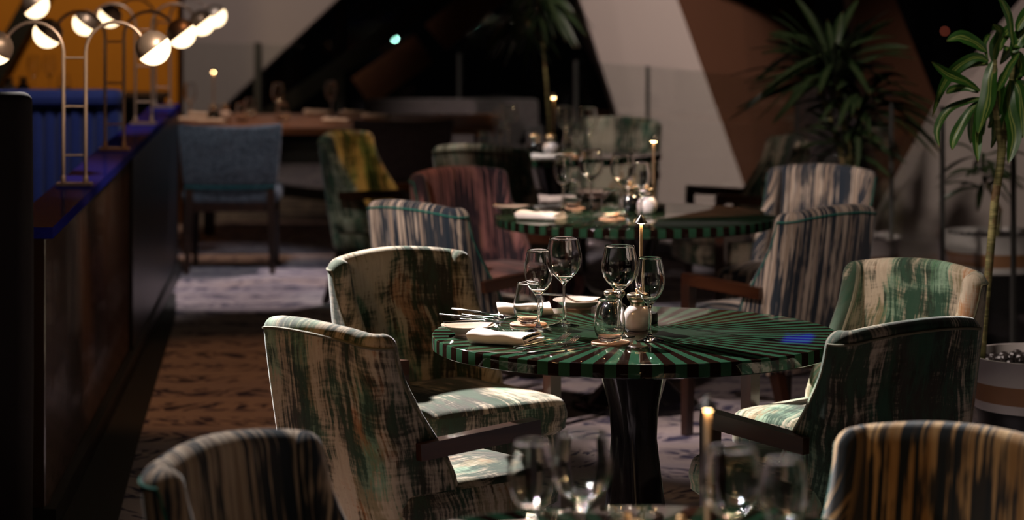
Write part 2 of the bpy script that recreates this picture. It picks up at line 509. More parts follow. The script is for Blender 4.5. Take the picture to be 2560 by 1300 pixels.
M = {}
M['velvet'] = velvet_green('brushed_olive_velvet', 0.555, 0.65, 0.8, (0.009, 0.034, 0.018))
M['velvet_lush'] = velvet_green('brushed_green_velvet', 0.52, 0.635, 0.82, (0.009, 0.040, 0.022))
M['ikat'] = ikat('ikat_blue_velvet', (0.34, 0.26, 0.20), (0.56, 0.46, 0.37), (0.008, 0.020, 0.036), (0.10, 0.14, 0.19))
M['ikat_rose_lit'] = ikat('ikat_velvet_rose_lit', (0.22, 0.10, 0.10), (0.34, 0.16, 0.15), (0.010, 0.012, 0.022), (0.20, 0.11, 0.05))  # same ikat cloth with warm rose light put into its colours
M['ikat_gold_lit'] = ikat('ikat_velvet_gold_lit', (0.38, 0.22, 0.09), (0.60, 0.40, 0.20), (0.006, 0.018, 0.030), (0.08, 0.10, 0.12))  # same ikat cloth with amber light put into its colours
M['pipe_green'] = plain('green_piping_cord', (0.012, 0.14, 0.11), 0.8)
M['pipe_olive'] = plain('olive_piping_cord', (0.11, 0.10, 0.055), 0.8)
M['tweed'] = tweed('blue_grey_tweed', (0.035, 0.042, 0.055), (0.11, 0.13, 0.155), (0.07, 0.075, 0.09))
M['tweed_brown'] = tweed('brown_tweed', (0.035, 0.024, 0.020), (0.065, 0.045, 0.038), (0.05, 0.035, 0.03))
M['tweed_grey'] = tweed('grey_tweed', (0.06, 0.05, 0.05), (0.10, 0.085, 0.085), (0.08, 0.07, 0.07))
M['teal_trim'] = plain('teal_trim_cord', (0.01, 0.10, 0.11), 0.8)
M['wood_dark'] = wood('dark_walnut', (0.020, 0.006, 0.003), (0.055, 0.018, 0.007), 0.28, 0.25)
M['wood_leg'] = wood('dark_walnut_upright', (0.014, 0.005, 0.003), (0.036, 0.012, 0.006), 0.35, 0.3, 2)
M['wood_table'] = wood('oak_table_top', (0.20, 0.075, 0.025), (0.34, 0.14, 0.05), 0.35, 0.2, 0)
M['sunburst'] = sunburst()
M['bronze_black'] = plain('black_bronze', (0.006, 0.005, 0.006), 0.16, 0.0, 0.3, 12, coat=0.0, spec=0.4)
M['carpet'] = carpet()
M['glass'] = clear_glass('clear_glass')
M['pane'] = pane_glass('balustrade_glass')
M['window'] = pane_glass('window_glass', (0.8, 0.84, 0.82), 0.6)
M['brass'] = plain('brushed_brass', (0.62, 0.40, 0.20), 0.28, 1.0, 0.1, 60)
M['bronze'] = plain('brushed_bronze', (0.62, 0.43, 0.31), 0.42, 0.75, 0.1, 60)
M['steel'] = plain('polished_steel', (0.72, 0.70, 0.68), 0.14, 1.0, 0.05, 60)
M['steel_pewter'] = plain('pewter_cap', (0.50, 0.42, 0.33), 0.25, 1.0, 0.08, 60)
M['ceramic_white'] = plain('white_ceramic', (0.66, 0.58, 0.57), 0.16, 0, 0.03, 10, coat=0.6)
M['ceramic_black'] = plain('black_ceramic', (0.008, 0.008, 0.009), 0.12, 0, 0.1, 10, coat=0.8)
M['plate'] = plain('cream_plate_glaze', (0.62, 0.50, 0.42), 0.18, 0, 0.04, 12, coat=0.5)
M['linen'] = plain('white_linen', (0.80, 0.72, 0.68), 0.9, 0, 0.05, 220)
M['cork'] = plain('printed_coaster', (0.45, 0.24, 0.15), 0.5, 0, 0.5, 60)
M['black'] = plain('black_metal', (0.010, 0.010, 0.010), 0.4, 0.2, 0.1, 20)
M['lampstem'] = plain('bronze_lamp_stem', (0.30, 0.20, 0.12), 0.5, 0.0, 0.05, 40)
M['blue_lacquer'] = plain('blue_lacquer_top', (0.018, 0.020, 0.22), 0.3, 0, 0.35, 90, coat=0.08, spec=0.0)
M['divider'] = plain('black_lacquer_ribs', (0.040, 0.020, 0.012), 0.25, 0, 0.2, 9, coat=0.4)
M['divider_satin'] = plain('black_satin_panel', (0.010, 0.010, 0.014), 0.35, 0, 0.2, 9, coat=0.0, spec=0.3)
M['blue_velvet'] = plain('deep_blue_velvet', (0.012, 0.030, 0.20), 0.8, 0, 0.2, 25, Sheen_Weight=0.2)
M['maroon_black'] = plain('maroon_black_leather', (0.007, 0.003, 0.003), 0.9, 0, 0.2, 14)
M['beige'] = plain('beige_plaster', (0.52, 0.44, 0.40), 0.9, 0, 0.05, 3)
M['brown_shade_plaster'] = plain('brown_shade_plaster', (0.085, 0.030, 0.011), 0.9, 0, 0.06, 3)  # brown of the pier; on the column flank it paints in shade
M['ochre'] = plain('ochre_plaster', (0.62, 0.235, 0.018), 0.85, 0, 0.06, 4)
M['rust_panel'] = plain('rust_beam_cladding', (0.16, 0.055, 0.020), 0.6, 0, 0.3, 8)
M['night_black'] = plain('black_wall_paint', (0.006, 0.005, 0.005), 0.7, 0, 0.1, 5)
M['mauve_metal'] = plain('mauve_grey_metal', (0.16, 0.12, 0.14), 0.4, 0.3, 0.1, 20)
M['grey_metal'] = plain('grey_metal', (0.09, 0.09, 0.085), 0.4, 0.5, 0.1, 20)
M['pot_white'] = plain('white_pot_glaze', (0.58, 0.52, 0.50), 0.45, 0, 0.06, 18)
M['pot_tan'] = plain('tan_pot_band', (0.30, 0.135, 0.060), 0.6, 0, 0.12, 18)
M['terracotta'] = plain('terracotta_inside', (0.50, 0.25, 0.15), 0.8, 0, 0.1, 18)
M['soil'] = plain('dark_pebbles', (0.030, 0.024, 0.024), 0.35, 0, 0.5, 30)
M['bark'] = None
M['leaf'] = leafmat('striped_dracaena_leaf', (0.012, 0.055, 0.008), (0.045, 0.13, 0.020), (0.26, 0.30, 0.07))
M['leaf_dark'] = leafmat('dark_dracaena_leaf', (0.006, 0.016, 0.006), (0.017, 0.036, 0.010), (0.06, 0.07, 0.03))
M['globe'] = glow('opal_globe_glow', (1.0, 0.74, 0.44), 3.2)
M['led'] = glow('lamp_led_glow', (1.0, 0.62, 0.28), 150.0)
M['city_green'] = glow('city_light_green', (0.45, 1.0, 0.80), 60.0)
M['city_dim'] = glow('city_light_dim', (0.5, 1.0, 0.85), 9.0)
M['city_red'] = glow('city_light_red', (1.0, 0.20, 0.12), 3.0)
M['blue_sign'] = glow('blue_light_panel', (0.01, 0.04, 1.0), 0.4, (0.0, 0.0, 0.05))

def bark():
    t = NT('dracaena_bark')
    tc = t.n('ShaderNodeTexCoord').outputs['Object']
    n1 = t.noise(t.mapv(tc, (8, 8, 60)), 1.0, 3, 0.6)
    n2 = t.noise(tc, 14, 3, 0.6)
    c = t.mix(t.step(n1, 0.4, 0.6), (0.12, 0.11, 0.035), (0.30, 0.26, 0.10))
    c = t.mix(t.step(n2, 0.52, 0.64), c, (0.14, 0.08, 0.03))
    t.set(Base_Color=c, Roughness=0.7)
    t.bump(n1, 0.6, 0.004)
    return t.m
M['bark'] = bark()

# ================================================================== SETTING
def struct(mb, name, mat, smooth=False, label=None, cat=None):
    o = mb.build(name, mat, None, smooth)
    o['kind'] = 'structure'
    if label: o['label'] = label
    if cat: o['category'] = cat
    return o

struct(MB().box((0, 12, -0.05), (16, 26, 0.1)), 'floor', M['carpet'], label='patterned lilac grey carpet with dark broken rows', cat='floor')

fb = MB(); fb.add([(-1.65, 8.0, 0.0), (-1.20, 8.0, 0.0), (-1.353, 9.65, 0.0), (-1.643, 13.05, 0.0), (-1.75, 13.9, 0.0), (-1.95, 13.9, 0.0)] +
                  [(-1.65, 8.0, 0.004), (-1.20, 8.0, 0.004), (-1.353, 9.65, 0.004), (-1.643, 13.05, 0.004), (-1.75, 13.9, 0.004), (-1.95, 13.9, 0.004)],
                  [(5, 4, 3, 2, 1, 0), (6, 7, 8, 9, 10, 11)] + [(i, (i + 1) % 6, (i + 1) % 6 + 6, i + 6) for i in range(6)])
struct(fb, 'floor_strip', M['night_black'], label='black strip on the floor along the foot of the divider', cat='floor border')  # flat black strip laid over the carpet beside the divider

def slab(quad, depth, mb=None):
    """quad of (x, z) corners at distance y -> a solid slab; quad = [(x,y,z)*4], extruded away by depth"""
    mb = mb or MB()
    vs = [Vector(p) for p in quad] + [Vector(p) + Vector((0, depth, 0)) for p in quad]
    n = len(quad)
    fs = [tuple(range(n)), tuple(reversed(range(n, 2 * n)))]
    for i in range(n):
        j = (i + 1) % n
        fs.append((i, i + n, j + n, j))
    mb.add(vs, fs)
    return mb

def P(px, y, D):
    """world point seen at photo pixel (px, y) at distance D"""
    return ((px - 1280) / 6670 * D, D, CAMZ - (y + 120) / 6670 * D)

def pt(px, y, D, dx=0, dz=0):
    p = P(px, y, D)
    return (p[0] + dx, p[1], p[2] + dz)

# ochre wall at the left, behind the booth
W = MB(); W.box((-3.03, 17.55, 2.0), (1.70, 0.3, 4.0))
struct(W, 'wall_left', M['ochre'], label='ochre wall behind the arched globe lamps', cat='wall')
# leaning beige column, left (fills the gap behind the ochre wall)
struct(slab([(-4.2, 21, 0.0), (-2.87, 21, 0.0), (0.94, 21, 3.6), (-4.2, 21, 3.6)], 0.5), 'wall_back', M['beige'],
       label='leaning beige wall with a sloping right edge', cat='wall')
# night windows along the back
struct(MB().box((0.0, 22.6, 1.9), (12.0, 0.02, 3.9)), 'window_1', M['window'], label='black night window behind the balustrade', cat='window')
cb = MB(); cb.box((1.0, 16.35, 2.38), (4.6, 0.1, 1.2))  # added unseen blocker, keeps the lit column out of the tabletop reflection
struct(cb, 'reflection_blocker', M['night_black'], label='unseen black blocker added above the frame before the leaning columns', cat='beam')
fr = MB()
for x in (-3.4, -1.45, 1.4, 3.8):
    fr.box((x, 22.4, 1.9), (0.08, 0.12, 3.8))
fr.box((0, 22.4, 0.06), (12, 0.12, 0.12))
struct(fr, 'trim_1', M['black'], label='black frame of the night window', cat='window frame')
# rust-clad leaning beams seen through the dark
bm1 = MB(); bm1.bar(P(905, 228, 20.0), P(1058, 122, 20.0), 0.25, 0.3, up=(0, 1, 0))
struct(bm1, 'beam', M['rust_panel'], label='lower rust clad leaning beam before the night window', cat='beam')
bm1 = MB(); bm1.bar(P(1090, 92, 20.2), P(1330, -110, 20.2), 0.25, 0.3, up=(0, 1, 0))
struct(bm1, 'beam', M['rust_panel'], label='upper rust clad leaning beam before the night window', cat='beam')
# black leaning frame member in front of them
bm2 = MB(); bm2.bar(P(650, 305, 19.4), P(1210, -85, 19.4), 0.12, 0.12, up=(0, 1, 0))
struct(bm2, 'beam', M['night_black'], label='black leaning beam left of the rust beams', cat='beam')
bm4 = MB(); bm4.bar(P(-60, 270, 17.25), P(120, -60, 17.25), 0.13, 0.08, up=(0, 1, 0))
struct(bm4, 'beam', M['night_black'], label='black leaning beam before the ochre wall in the upper left corner', cat='beam')
# mauve metal strut, leaning the other way
bm3 = MB(); bm3.bar(P(1405, -30, 18.0), P(1575, 330, 18.0), 0.05, 0.06, up=(0, 1, 0))
struct(bm3, 'beam', M['mauve_metal'], label='thin mauve grey strut beside the beige column', cat='beam')
# beige column, leaning; shade on its flank painted in as brown
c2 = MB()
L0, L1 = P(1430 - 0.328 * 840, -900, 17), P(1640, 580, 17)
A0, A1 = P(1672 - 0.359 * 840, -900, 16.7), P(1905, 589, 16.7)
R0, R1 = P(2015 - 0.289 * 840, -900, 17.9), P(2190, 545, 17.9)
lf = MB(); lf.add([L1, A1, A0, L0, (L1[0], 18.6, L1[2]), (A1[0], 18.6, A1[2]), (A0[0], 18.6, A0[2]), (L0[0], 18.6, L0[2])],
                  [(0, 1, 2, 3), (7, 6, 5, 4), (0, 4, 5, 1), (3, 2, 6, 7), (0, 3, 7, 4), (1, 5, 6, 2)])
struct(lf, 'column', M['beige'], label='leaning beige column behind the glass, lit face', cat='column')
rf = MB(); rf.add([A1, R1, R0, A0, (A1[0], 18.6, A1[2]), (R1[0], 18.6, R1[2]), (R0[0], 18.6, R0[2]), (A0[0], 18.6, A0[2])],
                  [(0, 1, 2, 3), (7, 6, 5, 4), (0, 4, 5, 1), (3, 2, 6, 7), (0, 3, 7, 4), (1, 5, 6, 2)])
struct(rf, 'column', M['brown_shade_plaster'], label='flank of the leaning column with its shade painted in brown', cat='column')
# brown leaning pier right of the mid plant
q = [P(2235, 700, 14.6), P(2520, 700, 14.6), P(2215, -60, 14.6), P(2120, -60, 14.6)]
struct(slab([q[0], q[1], q[2], q[3]], 0.35), 'column', M['brown_shade_plaster'], label='narrow brown leaning pier behind the dark plant', cat='column')
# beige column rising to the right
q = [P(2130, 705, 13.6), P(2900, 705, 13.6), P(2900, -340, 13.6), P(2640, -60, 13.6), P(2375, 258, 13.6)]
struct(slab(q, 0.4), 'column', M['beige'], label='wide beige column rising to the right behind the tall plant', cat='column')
# side walls and near-dark background beyond the windows
struct(MB().box((4.6, 14, 2), (0.2, 18, 4)), 'wall_right', M['night_black'], label='dark wall at the far right', cat='wall')

# balustrade of glass panels
path = [(-2.6, 20.4), (-1.85, 19.7), (-0.35, 17.9), (0.403, 16.70), (0.815, 15.90), (1.50, 14.0), (1.745, 12.25), (1.90, 11.75), (2.13, 11.3), (2.5, 10.6)]
for i in range(len(path) - 1):
    (xa, ya), (xb, yb) = path[i], path[i + 1]
    d = Vector((xb - xa, yb - ya, 0)); ln = d.length; d.normalize()
    a = Vector((xa, ya, 0)) + d * 0.008; b = Vector((xb, yb, 0)) - d * 0.008
    g = MB(); mid = (a + b) / 2
    g.box((mid.x, mid.y, 0.58), (ln - 0.016, 0.014, 1.04), rz=atan2(d.y, d.x))
    ch = MB(); ch.box((mid.x, mid.y, 0.04), (ln - 0.004, 0.06, 0.08), rz=atan2(d.y, d.x))
    nm = ['far left end', 'left of the black post', 'behind the grey sofa', 'left of the beige column', 'in front of the beige column', 'behind the dark leafy plant',
          'right of the dark leafy plant', 'left of the tall dracaena', 'behind the tall dracaena stem'][i]
    o = g.build('glass_panel', M['pane'], None, False)
    tag(o, 'clear glass balustrade panel, ' + nm, 'glass panel', 'balustrade panels', 'structure')
    ch.build('base_channel', M['black'], o, False)
    js = MB(); js.box((xb - d.x * 0.011, yb - d.y * 0.011, 0.59), (0.018, 0.018, 1.02), rz=atan2(d.y, d.x))
    js.build('edge_seal', M['grey_metal'], o, False)
pst = MB(); pst.box((-1.86, 19.5, 0.56), (0.045, 0.045, 1.12))
tag(pst.build('balustrade_post', M['grey_metal'], None, False), 'dark upright post in front of the left beige wall', 'post')

# lights of the town outside, seen through the window
for px, y, D, r, mt, lb in ((987, 97, 60, 0.022, 'city_green', 'bright pale green light outside, over the rust beams'),
                        (1187, 60, 60, 0.020, 'city_dim', 'faint green light outside right of the rust beams'),
                        (2362, 78, 60, 0.020, 'city_red', 'faint red light outside, left of the tall dracaena')):
    s = MB(); s.lathe([(0, -r)] + [(r * cos(a), r * sin(a)) for a in [radians(k) for k in range(-70, 71, 20)]] + [(0, r)], 12)
    o = s.build('outdoor_light', M[mt], None, True, loc=P(px, y, D))
    tag(o, lb, 'light')
# blue light panel high on the back wall that shows in the polished tabletop
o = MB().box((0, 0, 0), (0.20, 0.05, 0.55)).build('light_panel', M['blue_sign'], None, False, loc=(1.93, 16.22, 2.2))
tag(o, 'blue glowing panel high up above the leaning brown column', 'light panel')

# ================================================================== CHAIRS
ZB, ZT, TH = 0.27, 0.84, 0.062
def lerp_tab(tab, z):
    if z <= tab[0][0]: return tab[0][1]
    for (a, va), (b, vb) in zip(tab, tab[1:]):
        if z <= b:
            t = (z - a) / (b - a); return va + (vb - va) * t
    return tab[-1][1]
TIP = [(0.27, 0.275), (0.34, 0.285), (0.42, 0.280), (0.48, 0.265), (0.53, 0.238), (0.58, 0.202), (0.636, 0.160), (0.68, 0.132), (0.725, 0.104), (0.78, 0.084), (0.84, 0.070)]

def plan(z):
    t = (z - ZB) / (ZT - ZB)
    w = 0.232 + 0.020 * t ** 0.8
    yc = 0.085 * (1 - t) ** 1.2
    yt = max(lerp_tab(TIP, z), yc + 0.066)
    r = 0.066
    pts = []; nr = []
    n1 = 6
    for k in range(n1):
        f = k / n1
        pts.append((-w, yt + (yc + r - yt) * f)); nr.append((-1, 0))
    for k in range(9):
        a = radians(180 + 90 * k / 8)
        pts.append((-w + r + r * cos(a), yc + r + r * sin(a))); nr.append((cos(a), sin(a)))
    n3 = 8
    for k in range(1, n3 + 1):
        f = k / n3
        x = (-w + r) * (1 - f)
        bulge = 0.028 * sin(pi / 2 * f) * (0.4 + 0.6 * t)
        pts.append((x, yc - bulge)); nr.append((0, -1))
    L = pts; N = nr
    R = [(-p[0], p[1]) for p in reversed(L[:-1])]
    RN = [(-p[0], p[1]) for p in reversed(N[:-1])]
    return L + R, N + RN, w, yt

def crown(x, w, z):
    return 0.026 * (1 - min(1, (x / w) ** 2)) * max(0, (z - 0.45) / (ZT - 0.45)) ** 2

def shell_mesh():
    zs = [ZB + 0.0, 0.29, 0.32, 0.36, 0.40, 0.44, 0.48, 0.505, 0.53, 0.555, 0.58, 0.61, 0.64, 0.67, 0.70, 0.73, 0.76, 0.785, 0.808]
    rr = TH / 2
    rows = [(z, 0.0) for z in zs]
    rows[0] = (ZB, 0.012)
    for k in range(1, 7):
        a = radians(90 * k / 6)
        rows.append((ZT - rr + rr * sin(a), rr * (1 - cos(a)) * 0.98))
    rings = []; us = []
    for z, ins in rows:
        pts, nr, w, yt = plan(z)
        out = [(p[0] - n[0] * ins, p[1] - n[1] * ins) for p, n in zip(pts, nr)]
        inn = [(p[0] - n[0] * (TH - ins), p[1] - n[1] * (TH - ins)) for p, n in zip(pts, nr)]
        half = TH / 2 - ins
        ring = list(out)
        # right tip cap then inner reversed then left tip cap
        def capp(x0, x1, sgn):
            r_ = []
            for k in range(1, 5):
                a = pi * k / 5
                cx = (x0 + x1) / 2
                r_.append((cx + (x0 - cx) * cos(a), yt + abs(half) * 0.9 * sin(a)))
            return r_
        ring += capp(out[-1][0], inn[-1][0], 1)
        ring += list(reversed(inn))
        ring += capp(inn[0][0], out[0][0], -1)
        rings.append([(x, y, z + crown(x, w, z)) for x, y in ring])
        u = [0.0]
        for a, b in zip(pts, pts[1:]): u.append(u[-1] + sqrt((a[0] - b[0]) ** 2 + (a[1] - b[1]) ** 2))
        T = u[-1]
        uu = [q - T / 2 for q in u]
        ru = [T / 2 + 0.012 * k for k in range(1, 5)]
        full = uu + ru + [1.7 + q for q in reversed(uu)] + [1.7 - T / 2 - 0.012 * k for k in range(1, 5)]
        us.append(full)
    mb = MB()
    nrow = len(rings)
    zz = [r[0] for r in rows]
    def uvf(i, j):
        f = us[i]; n = len(f)
        if j == n: return (f[n - 1] - 0.012, zz[i])
        return (f[j], zz[i])
    mb.loft(rings, True, False, uvf)
    # close the (nearly zero width) top and bottom with strips
    n = len(plan(0.5)[0]); tot = len(rings[0])
    for row, flip in ((0, True), (nrow - 1, False)):
        b = row * tot
        for j in range(n - 1):
            o0, o1 = b + j, b + j + 1
            i0, i1 = b + (2 * n + 4 - 1 - j), b + (2 * n + 4 - 1 - (j + 1))
            f = (o0, o1, i1, i0)
            mb.f.append(tuple(reversed(f)) if flip else f)
            mb.uv[len(mb.f) - 1] = [(0, 0)] * 4
    # fan-fill tip caps
    return mb

def piping_mesh():
    mb = MB()
    zs = [0.30, 0.36, 0.42, 0.46, 0.50, 0.54, 0.58, 0.62, 0.66, 0.70, 0.74, 0.78, 0.80]
    ztop = ZT - 0.020
    for off, sc in ((0.0, 1),):
        left = []; right = []
        for z in zs:
            pts, nr, w, yt = plan(z)
            x = w - off
            left.append((-x + 0.001, yt + 0.0015, z)); right.append((x - 0.001, yt + 0.0015, z))
        pts, nr, w, yt = plan(ztop)
        a = 0.006
        top = []
        for p, n in zip(pts, nr):
            o_ = off - a if off else a
            o_ = off - a * 0.0 if off else a * 0.0
            x, y = p[0] - n[0] * o_, p[1] - n[1] * o_
            top.append((x, y, ztop - 0.006 + crown(x, w, ztop)))
        path_ = left + top + list(reversed(right))
        mb.tube(path_, 0.0036, 6)
    return mb

def make_tub_chair(name, fab, pipe, armwood=True):
    root = empty(name, cat='chair')
    shell_mesh().build('backrest', fab, root, True, angle=60)
    piping_mesh().build('piping', pipe, root, True)
    s = MB(); cushion(s, (0, 0.365, 0), 0.485, 0.54, 0.05, 0.355, 0.462, 0.03, 0.018)
    s.build('seat_cushion', fab, root, True, angle=60)
    b = MB(); cushion(b, (0, 0.370, 0), 0.44, 0.48, 0.045, 0.25, 0.358, 0.012, 0.0)
    b.build('seat_base', fab, root, True, angle=60)
    for sx in (-1, 1):
        a = MB()
        a.bar((sx * 0.248, 0.15, 0.553), (sx * 0.272, 0.51, 0.578), 0.038, 0.042, 0.042, 0.042)
        a.build('armrest', M['wood_dark'], root, False)
        l = MB(); l.bar((sx * 0.272, 0.49, 0.560), (sx * 0.270, 0.50, 0.0), 0.040, 0.040, 0.032, 0.032, up=(0, 1, 0))
        l.build('leg', M['wood_leg'], root, False)
        l = MB(); l.bar((sx * 0.19, 0.13, 0.26), (sx * 0.205, 0.045, 0.0), 0.042, 0.042, 0.028, 0.028, up=(0, 1, 0))
        l.build('leg', M['wood_leg'], root, False)
    return root

def chair_at(proto, mid, face, label, group, scale=1.0):
    rz = atan2(-face[0], face[1])
    return instance(proto, (mid[0] - 0.04 * face[0], mid[1] - 0.04 * face[1], 0), rz, label, group)

ch_green = make_tub_chair('tub_chair', M['velvet'], M['pipe_olive'])
ch_lush = make_tub_chair('tub_chair', M['velvet_lush'], M['pipe_olive'])
ch_ikat = make_tub_chair('tub_chair', M['ikat'], M['pipe_green'])
ch_rose_lit = make_tub_chair('tub_chair', M['ikat_rose_lit'], M['pipe_green'])
ch_gold_lit = make_tub_chair('tub_chair', M['ikat_gold_lit'], M['pipe_green'])
T1 = (0.333, 7.21); T2 = (0.482, 10.44); T3 = (0.22, 13.75); T0 = (0.229, 4.42)
G1 = 'green velvet chairs around the nearest full table'
chair_at(ch_green, (-0.475, 6.67), (0.775, 0.632), 'green brushed velvet tub chair, its lit back towards us, left front of the middle table', G1)
chair_at(ch_green, (-0.36, 8.25), (0.57, -0.82), 'green velvet tub chair facing us with a brightly lit seat, left behind the middle table', G1)
chair_at(ch_lush, (1.21, 7.93), (-0.72, -0.70), 'green and rust velvet tub chair facing us, right behind the middle table', G1)
chair_at(ch_lush, (1.00, 6.69), (-0.60, 0.80), 'green velvet tub chair with dark back towards us, right front of the middle table', G1)
G2 = 'striped velvet chairs around the second table'
chair_at(ch_ikat, (-0.365, 9.86), (0.70, 0.71), 'cream and navy streaked chair, back towards us, left front of the second table', G2)
chair_at(ch_rose_lit, (-0.24, 11.38), (0.62, -0.78), 'streaked chair facing us, rose light painted into its fabric, left behind the second table', G2)
chair_at(ch_ikat, (1.345, 11.5), (-0.50, -0.86), 'pale streaked chair facing us, right behind the second table below the dark plant', G2)
chair_at(ch_ikat, (1.155, 9.67), (-0.68, 0.74), 'brown and navy streaked chair, back towards us, right front of the second table', G2)
G3 = 'green velvet chairs around the farthest round table'
chair_at(ch_lush, (-0.87, 13.7), (0.92, -0.39), 'teal and yellow velvet chair seen from its side, left of the farthest round table', G3)
chair_at(ch_lush, (-0.16, 12.75), (0.42, 0.91), 'green velvet chair, back towards us, in front of the farthest round table', G3)
chair_at(ch_lush, (0.60, 14.85), (-0.35, -0.93), 'pale green velvet chair facing us behind the farthest round table', G3)
chair_at(ch_green, (1.40, 13.35), (-0.95, -0.20), 'dark olive chair half hidden by the leafy plant, right of the farthest round table', G3)
G0 = 'streaked velvet chairs of the foreground table'
chair_at(ch_gold_lit, (0.865, 5.14), (-0.56, -0.83), 'large navy streaked chair back, amber light painted into its fabric, in the lower right corner', G0)
chair_at(ch_ikat, (-0.54, 5.03), (0.86, -0.51), 'dark streaked chair back in the lower left corner', G0)

# ------------------------------------------------------------------ tweed dining chairs
def make_tweed(fab, trim):
    root = empty('dining_chair', cat='chair')
    w, zt, zb = 0.285, 0.835, 0.475
    rings = []
    for z, hw, yy in ((zb, 0.245, 0.035), (zb + 0.02, 0.255, 0.030), (0.60, 0.268, 0.018), (0.72, 0.278, 0.006), (zt - 0.02, 0.284, 0.0), (zt - 0.004, 0.278, 0.0)):
        ins = 0.012 if z in (zb, zt - 0.004) else 0.0
        ring = []
        N = 14
        for k in range(N + 1):
            x = -hw + 2 * hw * k / N
            sag = -0.018 * (1 - (x / hw) ** 2) if z > 0.8 else 0
            ring.append((x, yy - 0.03 * (1 - (x / hw) ** 2) - 0.005 + ins, z + sag))
        for k in range(N + 1):
            x = hw - 2 * hw * k / N
            sag = -0.018 * (1 - (x / hw) ** 2) if z > 0.8 else 0
            ring.append((x, yy + 0.055 - 0.03 * (1 - (x / hw) ** 2) - ins, z + sag))
        rings.append(ring)
    MB().loft(rings).build('backrest', fab, root, True, angle=50)
    t = MB(); t.tube([(x / 10 * 0.25, 0.022 - 0.03 * (1 - (x / 10) ** 2), zb + 0.004) for x in range(-10, 11)], 0.007, 6)
    t.build('trim', trim, root)
    s = MB(); cushion(s, (0, 0.27, 0), 0.54, 0.48, 0.05, 0.385, 0.475, 0.025, 0.012)
    s.build('seat', fab, root, True, angle=60)
    r = MB(); r.box((0, 0.27, 0.365), (0.50, 0.46, 0.05)); r.build('seat_rail', M['wood_leg'], root, False)
    for sx in (-1, 1):
        l = MB(); l.bar((sx * 0.225, 0.04, 0.47), (sx * 0.235, -0.02, 0), 0.045, 0.045, 0.028, 0.028, up=(0, 1, 0)); l.build('leg', M['wood_leg'], root, False)
        l = MB(); l.bar((sx * 0.225, 0.47, 0.38), (sx * 0.232, 0.485, 0), 0.045, 0.045, 0.028, 0.028, up=(0, 1, 0)); l.build('leg', M['wood_leg'], root, False)
    return root
tw = make_tweed(M['tweed'], M['teal_trim'])
twb = make_tweed(M['tweed_brown'], M['tweed_brown'])
GT = 'upholstered chairs of the wooden dining table'
instance(tw, (-1.56, 14.75, 0), 0.03, 'blue grey tweed dining chair, back towards us, at the wooden table', GT)
instance(twb, (-0.62, 15.15, 0), -0.02, 'dark brown upholstered chair between the teal chair and the grey sofa', GT)

# ================================================================== TABLES
def make_round_table():
    root = empty('round_table', cat='table')
    R = 0.55
    top = MB(); top.lathe([(0, 0.713), (R - 0.004, 0.713), (R, 0.716), (R, 0.747), (R - 0.002, 0.7495), (R - 0.005, 0.75), (0, 0.75)], 128)
    top.build('tabletop', M['sunburst'], root, True, angle=50)
    p = MB(); p.lathe([(0, 0.025), (0.20, 0.025), (0.17, 0.05), (0.105, 0.12), (0.085, 0.22), (0.070, 0.36), (0.060, 0.47), (0.066, 0.55), (0.088, 0.64), (0.105, 0.69), (0.12, 0.713), (0, 0.713)],
                      40, lobes=5, amp=0.09, twist=7.0)
    p.build('pedestal', M['bronze_black'], root, True)
    b = MB(); b.lathe([(0, 0), (0.25, 0), (0.25, 0.02), (0.23, 0.03), (0, 0.03)], 48)
    b.build('base', M['bronze_black'], root, True)
    return root
rt = make_round_table()
GR = 'green striped round tables'
instance(rt, (*T1, 0), 0.03, 'round table with green and brown sunburst top, sharp, in the middle of the room', GR)
instance(rt, (*T2, 0), 0.0, 'second round striped table, behind the middle one', GR)
instance(rt, (*T3, 0), 0.0, 'farthest round striped table, behind the green chair back', GR)
instance(rt, (*T0, 0), 0.05, 'foreground round striped table cut off by the lower edge', GR)

# wooden dining table
dt = empty('dining_table', (-1.05, 16.3, 0), 0, 'long brown wooden dining table behind the tweed chair', 'table')
MB().box((0, 0, 0.73), (1.9, 1.35, 0.04)).build('tabletop', M['wood_table'], dt, False)
for sx in (-1, 1):
    for sy in (-1, 1):
        MB().bar((sx * 0.86, sy * 0.55, 0.71), (sx * 0.86, sy * 0.55, 0), 0.07, 0.07, up=(0, 1, 0)).build('leg', M['wood_leg'], dt, False)

# grey sofa
sf = empty('sofa', (0.0, 17.5, 0), 0, 'long low grey sofa behind the far tables', 'sofa')
s = MB(); cushion(s, (-0.40, 0.30, 0), 1.15, 0.16, 0.04, 0.10, 0.80, 0.03, 0.0); s.build('backrest', M['tweed_grey'], sf, True)
s = MB(); cushion(s, (-0.40, -0.12, 0), 1.15, 0.68, 0.04, 0.10, 0.42, 0.03, 0.01); s.build('seat', M['tweed_grey'], sf, True)
s = MB(); cushion(s, (-0.95, -0.04, 0), 0.12, 0.84, 0.04, 0.10, 0.62, 0.03, 0.0); s.build('armrest', M['tweed_grey'], sf, True)
s = MB(); cushion(s, (0.15, -0.04, 0), 0.12, 0.84, 0.04, 0.10, 0.62, 0.03, 0.0); s.build('armrest', M['tweed_grey'], sf, True)
for sx in (-0.9, 0.1):
    for sy in (-0.38, 0.28):
        MB().box((sx, sy, 0.05), (0.05, 0.05, 0.10)).build('foot', M['wood_leg'], sf, False)

